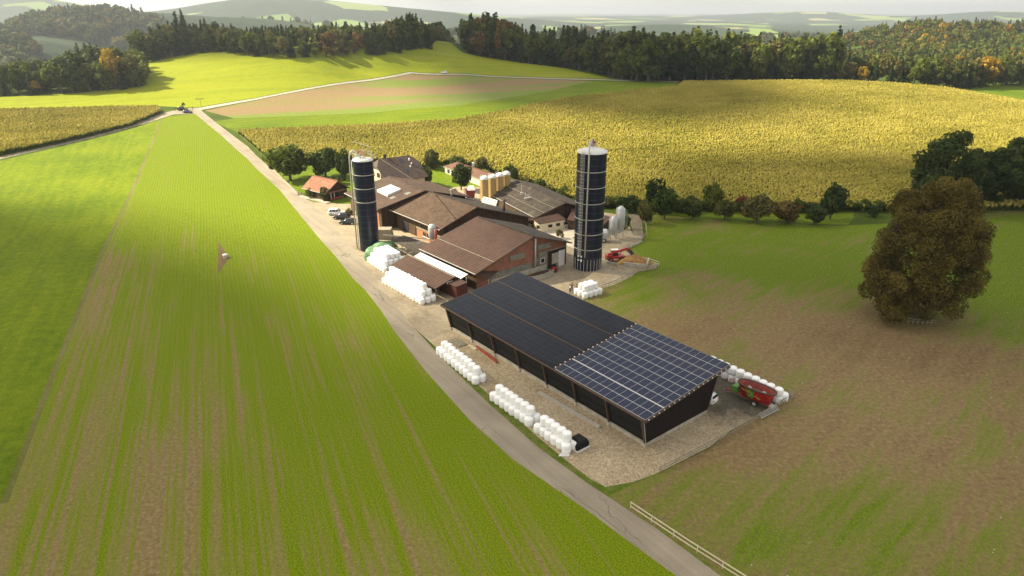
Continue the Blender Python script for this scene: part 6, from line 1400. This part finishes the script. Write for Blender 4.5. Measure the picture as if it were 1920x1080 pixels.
# clouds 2.6 km up, between the sun and the fields they shade
def m_cloud(name,op):
    n=NT(name); n.t.nodes.remove(n.bs); o=n.pos(); d=n.n.new('ShaderNodeBsdfDiffuse'); d.inputs[0].default_value=(.85,.85,.86,1)
    tr=n.n.new('ShaderNodeBsdfTransparent'); mxs=n.n.new('ShaderNodeMixShader')
    f=n.noise(o,.012,3,.6); k=n.ramp(f,[(.3,op*.72),(.6,min(1,op*1.1))]); n.L(k,mxs.inputs[0]); n.L(tr.outputs[0],mxs.inputs[1]); n.L(d.outputs[0],mxs.inputs[2]); n.L(mxs.outputs[0],n.out.inputs[0]); return n.mat
def cloud(pix,op,alt,label):
    sh=SUN*(alt/SUN.z); P=[(p if len(p)==3 else None,)for p in pix]
    ring=[]
    for p in pix:
        if len(p)==3: ring.append((p[0],p[1]))      # plain metres
        else: ring.append(hit(*p))
    n0=len(ring); ring2=[]
    for i in range(n0):
        a=ring[i]; b=ring[(i+1)%n0]; L=math.hypot(a[0]-b[0],a[1]-b[1]); k=max(1,int(L/14))
        for j in range(k):
            ring2.append((a[0]+(b[0]-a[0])*j/k+random.uniform(-4,4),a[1]+(b[1]-a[1])*j/k+random.uniform(-4,4)))
    n0=len(ring2); c=np.mean(ring2,axis=0); secs=[]
    for s,z in ((.90,-6),(.97,-4),(1.,0),(.97,7),(.88,14)):
        secs.append([(c[0]+(x-c[0])*s+sh.x,c[1]+(y-c[1])*s+sh.y,alt+z+random.uniform(-1.5,1.5)) for x,y in ring2])
    mb=MB(); mb.loft(secs,True); o=mb.build('cloud',m_cloud('cloud_vapour',op)); tag(o,label,'cloud',kind='stuff')
for c in CLOUDS: cloud(*c)
# haze
mb=MB(); mb.box((0,8650,25),(38000,18500,230)); hz=mb.build('haze',[]); tag(hz,'thin pale haze lying over the far valley','haze',kind='stuff')
hm=bpy.data.materials.new('haze_air'); hm.use_nodes=True; ht=hm.node_tree; ht.nodes.clear(); oo=ht.nodes.new('ShaderNodeOutputMaterial'); pv=ht.nodes.new('ShaderNodeVolumePrincipled')
pv.inputs['Color'].default_value=(.62,.67,.76,1); pv.inputs['Density'].default_value=HAZE; pv.inputs['Anisotropy'].default_value=.3
ht.links.new(pv.outputs[0],oo.inputs['Volume']); hz.data.materials.append(hm)
scene.cycles.max_bounces=6; scene.cycles.volume_bounces=0; scene.cycles.transparent_max_bounces=8; scene.cycles.use_denoising=True
scene.cycles.volume_max_steps=64
